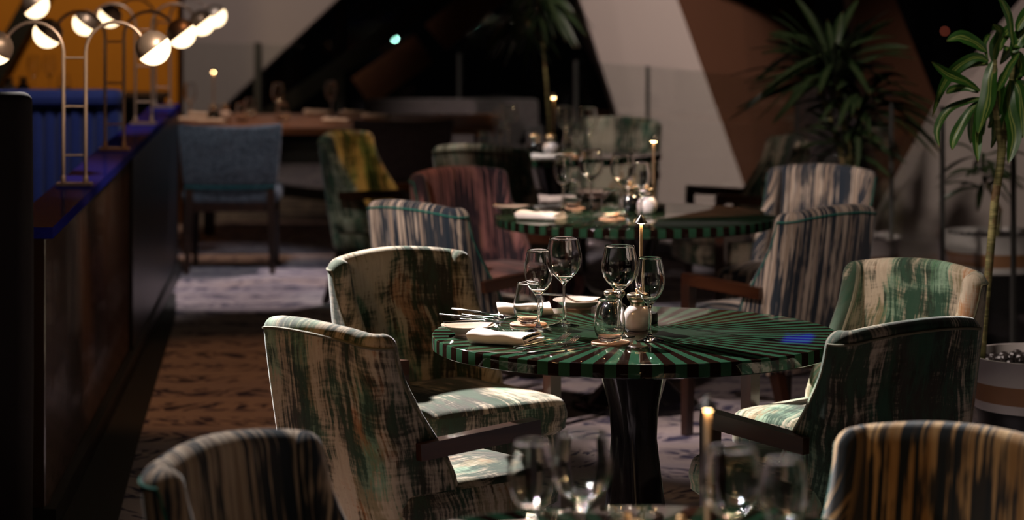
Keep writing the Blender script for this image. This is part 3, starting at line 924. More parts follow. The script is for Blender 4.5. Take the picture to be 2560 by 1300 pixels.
# ================================================================== TABLEWARE
def refine(prof, n=3):
    """Catmull-Rom refinement of a profile"""
    out = []
    P_ = prof
    for i in range(len(P_) - 1):
        p0 = P_[max(0, i - 1)]; p1 = P_[i]; p2 = P_[i + 1]; p3 = P_[min(len(P_) - 1, i + 2)]
        for k in range(n):
            t = k / n
            q = []
            for c in (0, 1):
                q.append(0.5 * ((2 * p1[c]) + (-p0[c] + p2[c]) * t + (2 * p0[c] - 5 * p1[c] + 4 * p2[c] - p3[c]) * t * t + (-p0[c] + 3 * p1[c] - 3 * p2[c] + p3[c]) * t ** 3))
            out.append((max(q[0], 0.0), q[1]))
    out.append(P_[-1])
    return out

def stem_glass(name, H, rmax, rrim, bowl, rfoot, seg=40):
    z0 = H - bowl
    foot = [(0, 0.0), (rfoot * 0.6, 0.0), (rfoot, 0.0008)]
    up = [(rfoot, 0.0018), (rfoot * 0.7, 0.0045), (rfoot * 0.35, 0.009), (0.0062, 0.018), (0.0042, 0.032), (0.0036, z0 * 0.6), (0.0040, z0 - 0.014), (0.0062, z0 - 0.004)]
    bo = [(rmax * 0.38, z0 + bowl * 0.075), (rmax * 0.72, z0 + bowl * 0.21), (rmax * 0.93, z0 + bowl * 0.36), (rmax, z0 + bowl * 0.50), (rmax * 0.985, z0 + bowl * 0.63), (rrim + (rmax - rrim) * 0.45, z0 + bowl * 0.83), (rrim, H)]
    outer = refine(up + bo, 3)
    t = 0.0011
    bi = [(rrim - t, H + 0.0003)] + [(max(r - t * 1.1, 0.0), z + (0.0005 if r > rmax * 0.5 else 0.002)) for r, z in reversed(bo[:-1])] + [(0.0, z0 + bowl * 0.045)]
    inner = refine(bi, 3)
    mb = MB(); mb.lathe(foot + outer + inner, seg)
    o = mb.build(name, M['glass'], None, True, angle=80)
    o['category'] = 'glass'
    return o

def tumbler(H=0.112, rmax=0.0415, rrim=0.031, rb=0.026):
    o_ = refine([(rb, 0.0015), (rb + 0.007, 0.012), (rmax * 0.97, 0.030), (rmax, 0.045), (rmax * 0.965, 0.065), (rrim + 0.004, 0.092), (rrim, H)], 3)
    t = 0.0012
    i_ = refine([(rrim - t, H + 0.0003), (rrim + 0.004 - t, 0.092), (rmax * 0.965 - t, 0.065), (rmax - t, 0.045), (rmax * 0.97 - t - 0.001, 0.031), (rb + 0.003, 0.014), (0.012, 0.0085), (0, 0.008)], 3)
    mb = MB(); mb.lathe([(0, 0.0003), (rb * 0.9, 0)] + o_ + i_, 40)
    o = mb.build('water_tumbler', M['glass'], None, True, angle=80)
    o['category'] = 'glass'
    return o

g_big = stem_glass('red_wine_glass', 0.243, 0.0490, 0.0395, 0.122, 0.042)
g_small = stem_glass('white_wine_glass', 0.221, 0.0395, 0.0305, 0.125, 0.038)
g_tum = tumbler()

def make_coaster():
    mb = MB(); mb.lathe([(0, 0), (0.0495, 0), (0.051, 0.001), (0.051, 0.004), (0.0495, 0.005), (0, 0.005)], 40)
    o = mb.build('coaster', M['cork'], None, True); o['category'] = 'coaster'; return o
g_coast = make_coaster()

def make_mill(name, mat):
    root = empty(name, cat='mill')
    b = MB(); b.lathe([(0, 0), (0.022, 0.0)] + refine([(0.024, 0.001), (0.034, 0.010), (0.0395, 0.026), (0.0395, 0.042), (0.034, 0.057), (0.024, 0.066), (0.019, 0.068)], 3) + [(0, 0.068)], 32)
    b.build('body', mat, root)
    c = MB(); c.lathe([(0, 0.066), (0.0205, 0.066)] + refine([(0.0205, 0.067), (0.021, 0.078), (0.027, 0.086), (0.0295, 0.092), (0.028, 0.099), (0.022, 0.102)], 3) + [(0, 0.1025)], 32)
    c.build('cap', M['steel_pewter'], root)
    k = MB(); k.lathe([(0, 0.102), (0.004, 0.102), (0.0038, 0.106), (0.0062, 0.108), (0.0062, 0.113), (0.004, 0.115), (0, 0.115)], 16)
    k.build('knob', M['brass'], root)
    return root
g_salt = make_mill('salt_mill', M['ceramic_white'])
g_pep = make_mill('pepper_mill', M['ceramic_black'])

def make_plate():
    mb = MB()
    prof = [(0, 0.003), (0.030, 0.003), (0.031, 0.0), (0.036, 0.0), (0.037, 0.006), (0.055, 0.014), (0.070, 0.0235), (0.0745, 0.026), (0.0745, 0.0272), (0.072, 0.0275), (0.056, 0.0195), (0.040, 0.013), (0.02, 0.0105), (0, 0.010)]
    mb.lathe(prof, 48)
    o = mb.build('side_plate', M['plate'], None, True, angle=50); o['category'] = 'plate'; return o
g_plate = make_plate()

def make_fork():
    mb = MB()
    rings = []
    for x, w, h, z in ((-0.100, 0.0070, 0.0042, 0.0035), (-0.098, 0.0085, 0.0050, 0.0035), (-0.05, 0.0075, 0.0045, 0.0038), (0.0, 0.0055, 0.0040, 0.0065), (0.03, 0.0055, 0.0035, 0.0100), (0.042, 0.012, 0.0026, 0.0085), (0.052, 0.022, 0.0022, 0.0060), (0.064, 0.0235, 0.0020, 0.0048)):
        rings.append([(x, cos(2 * pi * k / 10) * w / 2, z + sin(2 * pi * k / 10) * h / 2) for k in range(10)])
    mb.loft(rings)
    for k in range(4):
        y = (-1.5 + k) * 0.0063
        mb.bar((0.061, y, 0.0050), (0.080, y, 0.0085), 0.0030, 0.0018)
        mb.bar((0.080, y, 0.0085), (0.094, y, 0.0135), 0.0030, 0.0018, 0.0026, 0.0016)
        mb.bar((0.094, y, 0.0135), (0.107, y, 0.0200), 0.0026, 0.0016, 0.0012, 0.0012)
    o = mb.build('fork', M['steel'], None, True, angle=40); o['category'] = 'fork'; return o

def make_knife(name='knife', L=1.0):
    mb = MB(); rings = []
    for x, w, h, z in ((-0.105, 0.007, 0.005, 0.004), (-0.103, 0.0095, 0.0062, 0.004), (-0.03, 0.0085, 0.0060, 0.0042), (0.005, 0.007, 0.005, 0.0045), (0.012, 0.012, 0.0018, 0.0045), (0.04, 0.0165, 0.0015, 0.0042), (0.09, 0.017, 0.0013, 0.0036), (0.108, 0.012, 0.0010, 0.0034), (0.116, 0.003, 0.0008, 0.0032)):
        rings.append([(x * L, cos(2 * pi * k / 10) * w / 2, z + sin(2 * pi * k / 10) * h / 2) for k in range(10)])
    mb.loft(rings)
    o = mb.build(name, M['steel'], None, True, angle=40); o['category'] = 'knife'; return o
g_fork = make_fork(); g_knife = make_knife(); g_bk = make_knife('butter_knife', 0.85)

def make_napkin(seed=0):
    rnd = random.Random(seed)
    # folded strip seen end on: path in (y, z), extruded along x
    path_ = [(0.050, 0.004), (0.02, 0.0035), (-0.02, 0.0035), (-0.045, 0.0045), (-0.056, 0.011), (-0.057, 0.020), (-0.048, 0.0275), (-0.025, 0.030), (0.01, 0.029), (0.036, 0.026), (0.044, 0.0215), (0.038, 0.0175), (0.01, 0.0185), (-0.02, 0.0180), (-0.036, 0.0160), (-0.040, 0.0125), (-0.033, 0.0095), (-0.01, 0.0090), (0.03, 0.0095), (0.055, 0.0100)]
    pp = []
    for i in range(len(path_) - 1):
        p0 = path_[max(0, i - 1)]; p1 = path_[i]; p2 = path_[i + 1]; p3 = path_[min(len(path_) - 1, i + 2)]
        for k in range(3):
            t = k / 3
            pp.append(tuple(0.5 * ((2 * p1[c]) + (-p0[c] + p2[c]) * t + (2 * p0[c] - 5 * p1[c] + 4 * p2[c] - p3[c]) * t * t + (-p0[c] + 3 * p1[c] - 3 * p2[c] + p3[c]) * t ** 3) for c in (0, 1)))
    pp.append(path_[-1])
    th = 0.0019
    ups = []; dns = []
    for i, p in enumerate(pp):
        a = pp[max(0, i - 1)]; b = pp[min(len(pp) - 1, i + 1)]
        d = Vector((b[0] - a[0], b[1] - a[1])).normalized()
        n = Vector((-d.y, d.x))
        ups.append((p[0] + n.x * th, p[1] + n.y * th)); dns.append((p[0] - n.x * th, p[1] - n.y * th))
    loop = ups + list(reversed(dns))
    rings = []
    NX = 18
    for i in range(NX + 1):
        f = i / NX
        x = -0.078 + 0.156 * f
        s_ = 0.88 + 0.12 * f
        ring = []
        for (y, z) in loop:
            zz = z * (1 + 0.10 * sin(5 * f + y * 30 + seed) + 0.06 * sin(11 * f + seed)) 
            ring.append((x + 0.010 * (y / 0.05) + 0.004 * sin(z * 160), y * s_ + 0.003 * sin(6 * f + seed), max(zz, 0.0006)))
        rings.append(ring)
    mb = MB(); mb.loft(rings)
    o = mb.build('napkin', M['linen'], None, True, angle=60); o['category'] = 'napkin'; return o
g_nap = make_napkin(1)

def make_candle_lamp():
    root = empty('table_lamp', cat='lamp')
    b = MB(); b.lathe([(0, 0), (0.045, 0), (0.046, 0.002), (0.046, 0.024), (0.043, 0.028), (0, 0.028)], 36)
    b.build('base', M['black'], root)
    s = MB(); s.lathe([(0, 0.026), (0.0045, 0.026), (0.0045, 0.278), (0, 0.278)], 16)
    s.build('stem', M['lampstem'], root)
    c = MB(); c.lathe([(0.0150, 0.2765), (0.0165, 0.277), (0.016, 0.279), (0.009, 0.289), (0.003, 0.298), (0, 0.300)] , 32)
    c.lathe([(0, 0.281), (0.0150, 0.2765)], 32)
    c.build('shade', M['black'], root)
    l = MB(); l.lathe([(0.0046, 0.2755), (0.0105, 0.2755), (0.0105, 0.2785), (0.0046, 0.2785), (0.0046, 0.2755)], 24)
    l.build('led_ring', M['led'], root)
    return root
g_lamp = make_candle_lamp()

ZTAB = 0.7501
def put(proto, px, y, label, group, rz=0.0, z=ZTAB, dz=0.0, D=None):
    """stand something on the tabletop at the spot whose foot shows at pixel (px, y)"""
    if D is None: D = (CAMZ - z) * 6670 / (y + 120)
    return instance(proto, ((px - 1280) / 6670 * D, D, z + dz), rz, label, group)

# ---- middle table (sharp)
GG = 'wine glasses on the middle table'
put(g_big, 1410, 815, 'large red wine glass on the middle table, left pair', GG)
put(g_small, 1346, 828, 'slim wine glass before the left tumbler on the middle table', GG)
put(g_big, 1549, 840, 'large red wine glass behind the right tumbler on the middle table', GG)
put(g_small, 1625, 852, 'slim wine glass right of the white salt mill on the middle table', GG)
GC = 'coasters on the middle table'; GTU = 'tumblers on the middle table'
put(g_coast, 1321, 812, 'round coaster under the left tumbler on the middle table', GC)
put(g_tum, 1321, 812, 'empty water tumbler on the left coaster of the middle table', GTU, dz=0.005)
put(g_coast, 1526, 858, 'round coaster under the right tumbler on the middle table', GC)
put(g_tum, 1524, 858, 'empty water tumbler on the right coaster of the middle table', GTU, dz=0.005)
put(g_pep, 1536, 818, 'black pepper mill behind the right tumbler on the middle table', 'mills on the middle table')
put(g_salt, 1594, 826, 'round white salt mill with metal cap on the middle table', 'mills on the middle table')
put(g_lamp, 1603, 806, 'slim lamp with a black cone cap and lit stem on the middle table', 'slim cordless lamps')
put(g_plate, 1171, 836, 'cream side plate with a knife across it, left on the middle table', 'side plates of the middle table')
put(g_bk, 1190, 833, 'small dark butter knife lying across the left side plate', 'cutlery of the middle table', rz=0.12, dz=0.026)
put(g_plate, 1447, 772, 'side plate at the far edge of the middle table', 'side plates of the middle table')
put(g_bk, 1424, 765, 'gold glinting butter knife across the far side plate', 'cutlery of the middle table', rz=-0.35, dz=0.0275)
put(g_nap, 1262, 858, 'folded white linen napkin in front on the middle table', 'napkins of the middle table', rz=-0.30)
put(g_nap, 1312, 786, 'folded white napkin behind the left tumbler, warm light on it', 'napkins of the middle table', rz=0.25)
GF = 'cutlery of the middle table'
for k, (px, y, rz, nm, pr, dz) in enumerate((
        (1376, 868, 0.78, 'fork in the front cutlery bundle, nearer the table edge', g_fork, 0.0),
        (1352, 864, 0.80, 'second fork in the front cutlery bundle, nearer the napkin', g_fork, 0.003),
        (1398, 878, 0.62, 'knife lying right of the front forks at the table edge', g_knife, 0.0),
        (1368, 873, 0.66, 'knife between the two front forks', g_knife, 0.006),
        (1192, 806, -0.80, 'bright fork in the left cutlery bundle, nearest the side plate', g_fork, 0.0),
        (1214, 800, -0.84, 'middle bright fork in the left cutlery bundle', g_fork, 0.003),
        (1238, 797, -0.88, 'bright fork nearest the rear napkin in the left cutlery bundle', g_fork, 0.005),
        (1172, 802, -0.66, 'shining knife in the left cutlery bundle beside the side plate', g_knife, 0.006),
        (1200, 791, -0.70, 'shining knife at the back of the left cutlery bundle', g_knife, 0.009))):
    put(pr, px, y, nm, GF, rz=rz, dz=dz)

# ---- second table
G = 'tableware on the second table'
put(g_big, 1478, 526, 'large wine glass on the second table, left of its centre', G)
put(g_small, 1408, 528, 'slim wine glass before the napkins on the second table', G)
put(g_big, 1557, 540, 'large wine glass on the second table, right of its centre', G)
put(g_small, 1604, 548, 'slim wine glass beside the white mill on the second table', G)
put(g_coast, 1432, 522, 'coaster under the left tumbler of the second table', G)
put(g_tum, 1432, 522, 'tumbler between the left wine glasses of the second table', G, dz=0.005)
put(g_coast, 1528, 549, 'coaster under the right tumbler of the second table', G)
put(g_tum, 1528, 549, 'tumbler before the black mill of the second table', G, dz=0.005)
put(g_pep, 1574, 528, 'black pepper mill on the second table', G)
put(g_salt, 1617, 535, 'round white salt mill on the second table', G)
put(g_lamp, 1634, 527, 'slim lamp with a cone cap on the second table', 'slim cordless lamps')
put(g_plate, 1278, 531, 'side plate at the left edge of the second table', G)
put(g_bk, 1290, 530, 'butter knife on the left plate of the second table', G, rz=0.1, dz=0.027)
put(g_plate, 1490, 493, 'side plate at the far edge of the second table', G)
put(g_bk, 1480, 490, 'butter knife across the far plate of the second table', G, rz=0.1, dz=0.027)
put(g_nap, 1352, 550, 'folded napkin at the front left edge of the second table', G, rz=-0.25)
put(g_nap, 1394, 507, 'folded napkin behind the slim glass of the second table', G, rz=0.25)
put(g_fork, 1325, 524, 'fork behind the front napkin of the second table', G, rz=-0.4)
put(g_fork, 1340, 520, 'fork nearest the rear napkin of the second table', G, rz=-0.45, dz=0.004)
put(g_fork, 1432, 562, 'fork at the front edge of the second table', G, rz=0.4)
put(g_knife, 1445, 565, 'knife at the front edge of the second table', G, rz=0.35)

# ---- third table
G = 'tableware on the farthest round table'
put(g_big, 1412, 384, 'large wine glass in front of the far pale green chair, left one', G)
put(g_big, 1470, 388, 'large wine glass in front of the far pale green chair, right one', G)
put(g_big, 1272, 374, 'large wine glass above the far green chair back', G)
put(g_small, 1250, 380, 'slim wine glass above the far green chair back', G)
put(g_tum, 1213, 382, 'tumbler above the far green chair back', G)
put(g_pep, 1338, 388, 'black mill on the farthest round table', G)
put(g_salt, 1378, 390, 'white mill on the farthest round table', G)
put(g_lamp, 1384, 378, 'slim lamp with a cone cap on the farthest round table', 'slim cordless lamps')
put(g_nap, 1372, 401, 'folded napkin at the front of the farthest round table', G, rz=0.1)
put(g_coast, 1425, 396, 'coaster on the farthest round table', G)
put(g_tum, 1425, 396, 'tumbler on the coaster of the farthest round table', G, dz=0.005)

# ---- foreground table
G = 'blurred glasses in the foreground'
T0z = ZTAB
def put3(proto, x, y, label, group, rz=0, dz=0):
    return instance(proto, (x, y, ZTAB + dz), rz, label, group)
put3(g_big, 0.115, 4.375, 'blurred large wine glass at the lower edge, left pair', G)
put3(g_small, 0.033, 4.42, 'blurred slim wine glass at the lower edge, leftmost', G)
put3(g_big, 0.350, 4.25, 'blurred large wine glass at the lower edge, under the foreground lamp', G)
put3(g_small, 0.436, 4.27, 'blurred slim wine glass at the lower edge, rightmost', G)
put3(g_lamp, 0.323, 4.40, 'slim lamp with a glowing stem in the foreground, below the wooden arm', 'slim cordless lamps')
put3(g_nap, -0.03, 4.66, 'blurred folded napkin at the lower edge left of the glasses', G, rz=0.2)
put3(g_salt, 0.275, 4.33, 'white mill whose metal cap just shows at the lower edge of the picture', 'mills of the foreground table')
put3(g_pep, 0.188, 4.35, 'black mill whose cap just shows at the lower edge of the picture', 'mills of the foreground table')

# ---- wooden dining table
G = 'tableware on the wooden dining table'
put(g_lamp, 534, 290, 'slim lamp on the wooden table above the tweed chair', 'slim cordless lamps')
put(g_pep, 534, 292, 'black mill on the wooden table below its lamp', G, D=16.15)
put(g_salt, 564, 292, 'white mill on the wooden table beside the black one', G, D=16.2)
put(g_nap, 532, 309, 'napkin at the front edge of the wooden table, before the mills', G, rz=0.05)
put(g_nap, 465, 305, 'napkin at the front left edge of the wooden table', G, rz=0.0)
put(g_nap, 508, 279, 'napkin on the wooden table behind the black mill', G, rz=0.0, D=16.62)
put(g_nap, 845, 308, 'napkin above the teal and yellow chair', G, rz=-0.05)
put(g_nap, 796, 287, 'napkin on the wooden table behind the first one over the teal chair', G, rz=0.0)
put(g_nap, 942, 297, 'napkin at the right end of the wooden table', G, rz=0.0)
put(g_nap, 885, 278, 'napkin farthest back at the right end of the wooden table', G, rz=0.0, D=16.8)
put(g_small, 475, 298, 'wine glass at the left end of the wooden table', G)
put(g_small, 695, 298, 'wine glass in the middle of the wooden table', G)
put(g_tum, 605, 303, 'left tumbler right of the white mill on the wooden table', G)
put(g_tum, 706, 303, 'right tumbler near the middle of the wooden table', G)
put(g_small, 828, 292, 'wine glass between the napkins of the wooden table', G)
put(g_tum, 625, 290, 'rear tumbler on the wooden table behind the tweed chair', G)

# ================================================================== LEFT BOOTH
# the divider runs away from us, lamps on its blue ledge
def lx(D): return -1.571 - 0.0655 * (D - 9.58)
dv = empty('booth_divider', (0, 0, 0), 0, 'dark ribbed divider with a polished blue ledge carrying the arched lamps', 'divider')
d0, d1 = 8.14, 14.75
hw = 0.075
a0, a1 = lx(d0), lx(d1)
MB().add([(a0 - hw, d0, 0.905), (a0 + hw, d0, 0.905), (a1 + hw, d1, 0.905), (a1 - hw, d1, 0.905),
          (a0 - hw, d0, 0.94), (a0 + hw, d0, 0.94), (a1 + hw, d1, 0.94), (a1 - hw, d1, 0.94)],
         [(3, 2, 1, 0), (4, 5, 6, 7), (0, 1, 5, 4), (1, 2, 6, 5), (2, 3, 7, 6), (3, 0, 4, 7)]).build('ledge', M['blue_lacquer'], dv, False)
MB().add([(a0 - hw + .02, d0 + .02, 0), (a0 + hw - .03, d0 + .02, 0), (a1 + hw - .03, d1 - .02, 0), (a1 - hw + .02, d1 - .02, 0),
          (a0 - hw + .02, d0 + .02, 0.906), (a0 + hw - .03, d0 + .02, 0.906), (a1 + hw - .03, d1 - .02, 0.906), (a1 - hw + .02, d1 - .02, 0.906)],
         [(3, 2, 1, 0), (4, 5, 6, 7), (0, 1, 5, 4), (1, 2, 6, 5), (2, 3, 7, 6), (3, 0, 4, 7)]).build('body', M['divider'], dv, False)
rb = MB()
for k in range(150):
    D = d0 + 0.04 + (11.4 - d0) * k / 149
    x = lx(D) + hw - 0.03
    rb.lathe([(0.009, 0.08), (0.009, 0.90)], 8, (x, D, 0))
rb.build('ribbed_panel', M['divider'], dv, True)
sp = MB()
sp.add([(lx(11.4) + hw - .03, 11.4, 0.08), (lx(11.4) + hw - .005, 11.4, 0.08), (a1 + hw - .005, d1 - .03, 0.08), (a1 + hw - .03, d1 - .03, 0.08),
        (lx(11.4) + hw - .03, 11.4, 0.90), (lx(11.4) + hw - .005, 11.4, 0.90), (a1 + hw - .005, d1 - .03, 0.90), (a1 + hw - .03, d1 - .03, 0.90)],
       [(3, 2, 1, 0), (4, 5, 6, 7), (0, 1, 5, 4), (1, 2, 6, 5), (2, 3, 7, 6), (3, 0, 4, 7)])
sp.build('smooth_panel', M['divider_satin'], dv, False)
pl = MB()
pl.add([(a0 - hw, d0, 0), (a0 + hw + .01, d0, 0), (a1 + hw + .01, d1, 0), (a1 - hw, d1, 0),
        (a0 - hw, d0, 0.08), (a0 + hw + .01, d0, 0.08), (a1 + hw + .01, d1, 0.08), (a1 - hw, d1, 0.08)],
       [(3, 2, 1, 0), (4, 5, 6, 7), (0, 1, 5, 4), (1, 2, 6, 5), (2, 3, 7, 6), (3, 0, 4, 7)])
pl.build('plinth', M['black'], dv, False)

def make_arch_lamp():
    root = empty('arched_lamp', cat='lamp')
    b = MB(); b.box((0, 0, 0.006), (0.125, 0.05, 0.012)); b.build('base_plate', M['bronze'], root, False)
    R = 0.108
    for sx in (-1, 1):
        pts = [(sx * 0.04, 0, 0.012), (sx * 0.04, 0, 0.25), (sx * 0.04, 0, 0.48)]
        for k in range(1, 13):
            a = radians(180 - (180 - 26) * k / 12)
            pts.append((sx * (0.04 + R + R * cos(a)), 0, 0.48 + R * sin(a)))
        m = MB(); m.tube(pts, 0.0068, 12)
        m.build('arm', M['bronze'], root)
        m = MB(); m.lathe([(0, 0.010), (0.010, 0.010), (0.010, 0.034), (0.0075, 0.038), (0, 0.038)], 14, (sx * 0.04, 0, 0)); m.build('collar', M['bronze'], root)
        # globe: metal dome above, opal half below, tilted outwards
        r = 0.063
        c = Vector((sx * 0.283, 0, 0.495))
        n = Vector((sx * 0.60, 0.06, -0.78)).normalized()      # direction the light faces
        q = Vector((0, 0, -1)).rotation_difference(n)
        dome = MB(); dome.lathe([(r * 0.985, -0.002), (r, 0.0)] + [(r * cos(radians(a)), r * sin(radians(a))) for a in range(9, 90, 9)] + [(0, r)], 32)
        dome.lathe([(0, 0.001), (r * 0.985, -0.002)], 32)
        dome.v = [tuple(q @ Vector(v) + c) for v in dome.v]
        do = dome.build('globe_shade', M['bronze'], root, True, angle=50)
        opal = MB(); opal.lathe([(0, -r * 0.985)] + [(r * 0.985 * cos(radians(a)), r * 0.985 * sin(radians(a))) for a in range(-81, 0, 9)] + [(r * 0.985, -0.003), (0, -0.003)], 32)
        opal.v = [tuple(q @ Vector(v) + c) for v in opal.v]
        opal.build('diffuser', M['globe'], root, True, angle=60)
    for z in (0.11, 0.285, 0.46):
        m = MB(); m.tube([(-0.04, 0, z), (0.04, 0, z)], 0.004, 10); m.build('rung', M['bronze'], root)
    return root
al = make_arch_lamp()
GA = 'arched double globe lamps on the ledge'
for D, lb in ((9.58, 'nearest arched brass lamp with two half opal globes, on the near end of the ledge'),
              (11.3, 'second arched brass lamp from us on the blue ledge'),
              (13.0, 'third arched brass lamp from us on the blue ledge'),
              (14.4, 'farthest arched brass lamp at the end of the ledge')):
    instance(al, (lx(D), D, 0.9402), 0.0, lb, GA)
pd = MB(); pd.box((-2.50, 12.3, 0.52), (0.2, 0.24, 1.04))
tag(pd.build('lamp_plinth', M['night_black'], None, False), 'dark plinth outside the left edge that carries one more lamp', 'plinth')
instance(al, (-2.48, 12.3, 1.0402), 0.0, 'arched lamp whose right globe shows in the upper left corner', GA)

# blue channelled banquette
bq = empty('banquette', (-2.44, 13.2, 0), 0, 'deep blue banquette with vertical channels behind the lamps', 'banquette')
m = MB(); cushion(m, (0, 0.05, 0), 1.0, 0.12, 0.03, 0.12, 1.02, 0.02, 0.0); m.build('back_frame', M['blue_velvet'], bq)
m = MB(); cushion(m, (0, 0.0, 0), 1.02, 0.16, 0.05, 1.02, 1.10, 0.03, 0.0); m.build('top_roll', M['blue_velvet'], bq)
m = MB()
for k in range(16):
    x = -0.47 + 0.94 * k / 15
    m.lathe([(0, 0.42), (0.024, 0.43), (0.031, 0.46), (0.031, 0.98), (0.024, 1.01), (0, 1.02)], 10, (x, -0.01, 0))
m.build('channels', M['blue_velvet'], bq)
m = MB(); cushion(m, (0, -0.30, 0), 1.0, 0.55, 0.04, 0.12, 0.45, 0.03, 0.01); m.build('seat', M['blue_velvet'], bq)
# tall dark booth end at the left edge
m = MB(); cushion(m, (-1.675, 8.0, 0), 0.47, 0.10, 0.04, 0.0, 1.36, 0.03, 0.0)
tag(m.build('booth_end_panel', M['maroon_black'], None), 'tall black upholstered booth end at the left edge', 'booth panel')
# counter under the ochre wall
sb = empty('sideboard', (-2.80, 16.0, 0), 0, 'dark sideboard along the ochre wall', 'sideboard')
MB().box((0, 0, 0.915), (1.42, 0.5, 0.03)).build('top', M['night_black'], sb, False)
MB().box((0, 0.01, 0.45), (1.38, 0.44, 0.90)).build('body', M['night_black'], sb, False)
G = 'things on the dark sideboard'
for pr, px, D, lb in ((g_salt, 22, 15.9, 'white mill on the sideboard in the upper left'), (g_pep, 58, 15.95, 'black mill on the sideboard in the upper left'),
                      (g_nap, 112, 15.88, 'napkin on the sideboard right of the mills'), (g_small, 84, 16.1, 'wine glass on the sideboard right of the mills'),
                      (g_tum, 160, 16.0, 'tumbler on the sideboard below the near globe lamp'), (g_small, 124, 16.12, 'farther wine glass on the sideboard')):
    instance(pr, ((px - 1280) / 6670 * D, D, 0.9302), 0.0, lb, G)

# ================================================================== PLANTS
def leaf(mb, pts, width, fold=0.25, face=Vector((0, -1, 0)), n=14, twist=0.0, wave=0.0):
    """strap leaf along a smooth curve through pts; surface turned towards 'face'; solid, about 1 mm thick"""
    ctl = [Vector(p) for p in pts]
    if len(ctl) == 2: ctl = [ctl[0], (ctl[0] + ctl[1]) / 2 + Vector((0, 0, 0.02)), ctl[1]]
    samples = []
    segs = len(ctl) - 1
    for i in range(n + 1):
        t = i / n * segs; k = min(int(t), segs - 1); f = t - k
        p0 = ctl[max(0, k - 1)]; p1 = ctl[k]; p2 = ctl[k + 1]; p3 = ctl[min(segs, k + 2)]
        samples.append(0.5 * ((2 * p1) + (-p0 + p2) * f + (2 * p0 - 5 * p1 + 4 * p2 - p3) * f * f + (-p0 + 3 * p1 - 3 * p2 + p3) * f ** 3))
    rows = []; across = 4
    base = len(mb.v)
    for side in (1, -1):
        for i, p in enumerate(samples):
            d = (samples[min(n, i + 1)] - samples[max(0, i - 1)]).normalized()
            f = face - d * face.dot(d)
            f = f.normalized() if f.length > 0.05 else d.orthogonal().normalized()
            f = Matrix.Rotation(twist * i / n, 3, d) @ f
            a = d.cross(f)
            t = i / n
            w = width * (0.30 + 0.70 * sin(pi * min(1, t * 1.5 + 0.08) / 1.0 * 0.5)) if t < 0.6 else width * max(0.02, (1 - ((t - 0.6) / 0.4) ** 1.8))
            if t < 0.12: w *= 0.55 + 0.45 * t / 0.12
            for j in range(across + 1):
                s = j / across * 2 - 1
                off = f * (-fold * w * 0.5 * (1 - abs(s)) + wave * w * sin(t * 14) * s) + f * (0.0006 * side)
                mb.v.append(tuple(p + a * s * w / 2 + off))
    m = across + 1
    half = (n + 1) * m
    for side in (0, 1):
        b = base + side * half
        for i in range(n):
            for j in range(across):
                q = (b + i * m + j, b + i * m + j + 1, b + (i + 1) * m + j + 1, b + (i + 1) * m + j)
                uv = [(j / across, i / n), ((j + 1) / across, i / n), ((j + 1) / across, (i + 1) / n), (j / across, (i + 1) / n)]
                if side: q = tuple(reversed(q)); uv = list(reversed(uv))
                mb.f.append(q); mb.uv[len(mb.f) - 1] = uv
    return mb

def make_pot(root, c, r, z0, z1, bands=True):
    """striped bowl pot on a dark foot"""
    h = z1 - z0
    def rad(f): return r * (0.90 + 0.10 * f)
    segs = [(0.0, 0.17, 'pot_white'), (0.17, 0.52, 'pot_tan'), (0.52, 1.0, 'pot_white')]
    foot = MB(); foot.lathe([(0, 0), (r * 0.62, 0), (r * 0.66, 0.02), (r * 0.86, z0 - 0.02), (rad(0), z0), (0, z0)], 56, c)
    foot.build('pot_foot', M['black'], root)
    for a, b, mt in segs:
        m = MB()
        if b < 1.0:
            m.lathe([(0, z0 + a * h), (rad(a), z0 + a * h), (rad(b), z0 + b * h), (0, z0 + b * h)], 56, c)
        else:
            m.lathe([(0, z0 + a * h), (rad(a), z0 + a * h), (rad(b) - 0.003, z1 - 0.004), (rad(b), z1), (rad(b) - 0.012, z1), (rad(b) - 0.02, z1 - 0.06), (0, z1 - 0.06)], 56, c)
        m.build('pot' if b == 1.0 else ('pot_band' if mt == 'pot_tan' else 'pot_lower_band'), M[mt], root, True, angle=50)
    s = MB(); s.lathe([(0, z1 - 0.05), (r - 0.022, z1 - 0.05), (r - 0.024, z1 - 0.03), (0, z1 - 0.026)], 40, c)
    rnd = random.Random(3)
    for k in range(140):
        a = rnd.uniform(0, 2 * pi); q = sqrt(rnd.random()) * (r - 0.04); rr_ = rnd.uniform(0.008, 0.017)
        s.lathe([(0, -rr_ * 0.7), (rr_ * 0.8, -rr_ * 0.35), (rr_, 0.0), (rr_ * 0.75, rr_ * 0.5), (0, rr_ * 0.75)], 7, (c[0] + q * cos(a), c[1] + q * sin(a), z1 - 0.027 + rr_ * 0.3))
    s.build('pebbles', M['soil'], root)

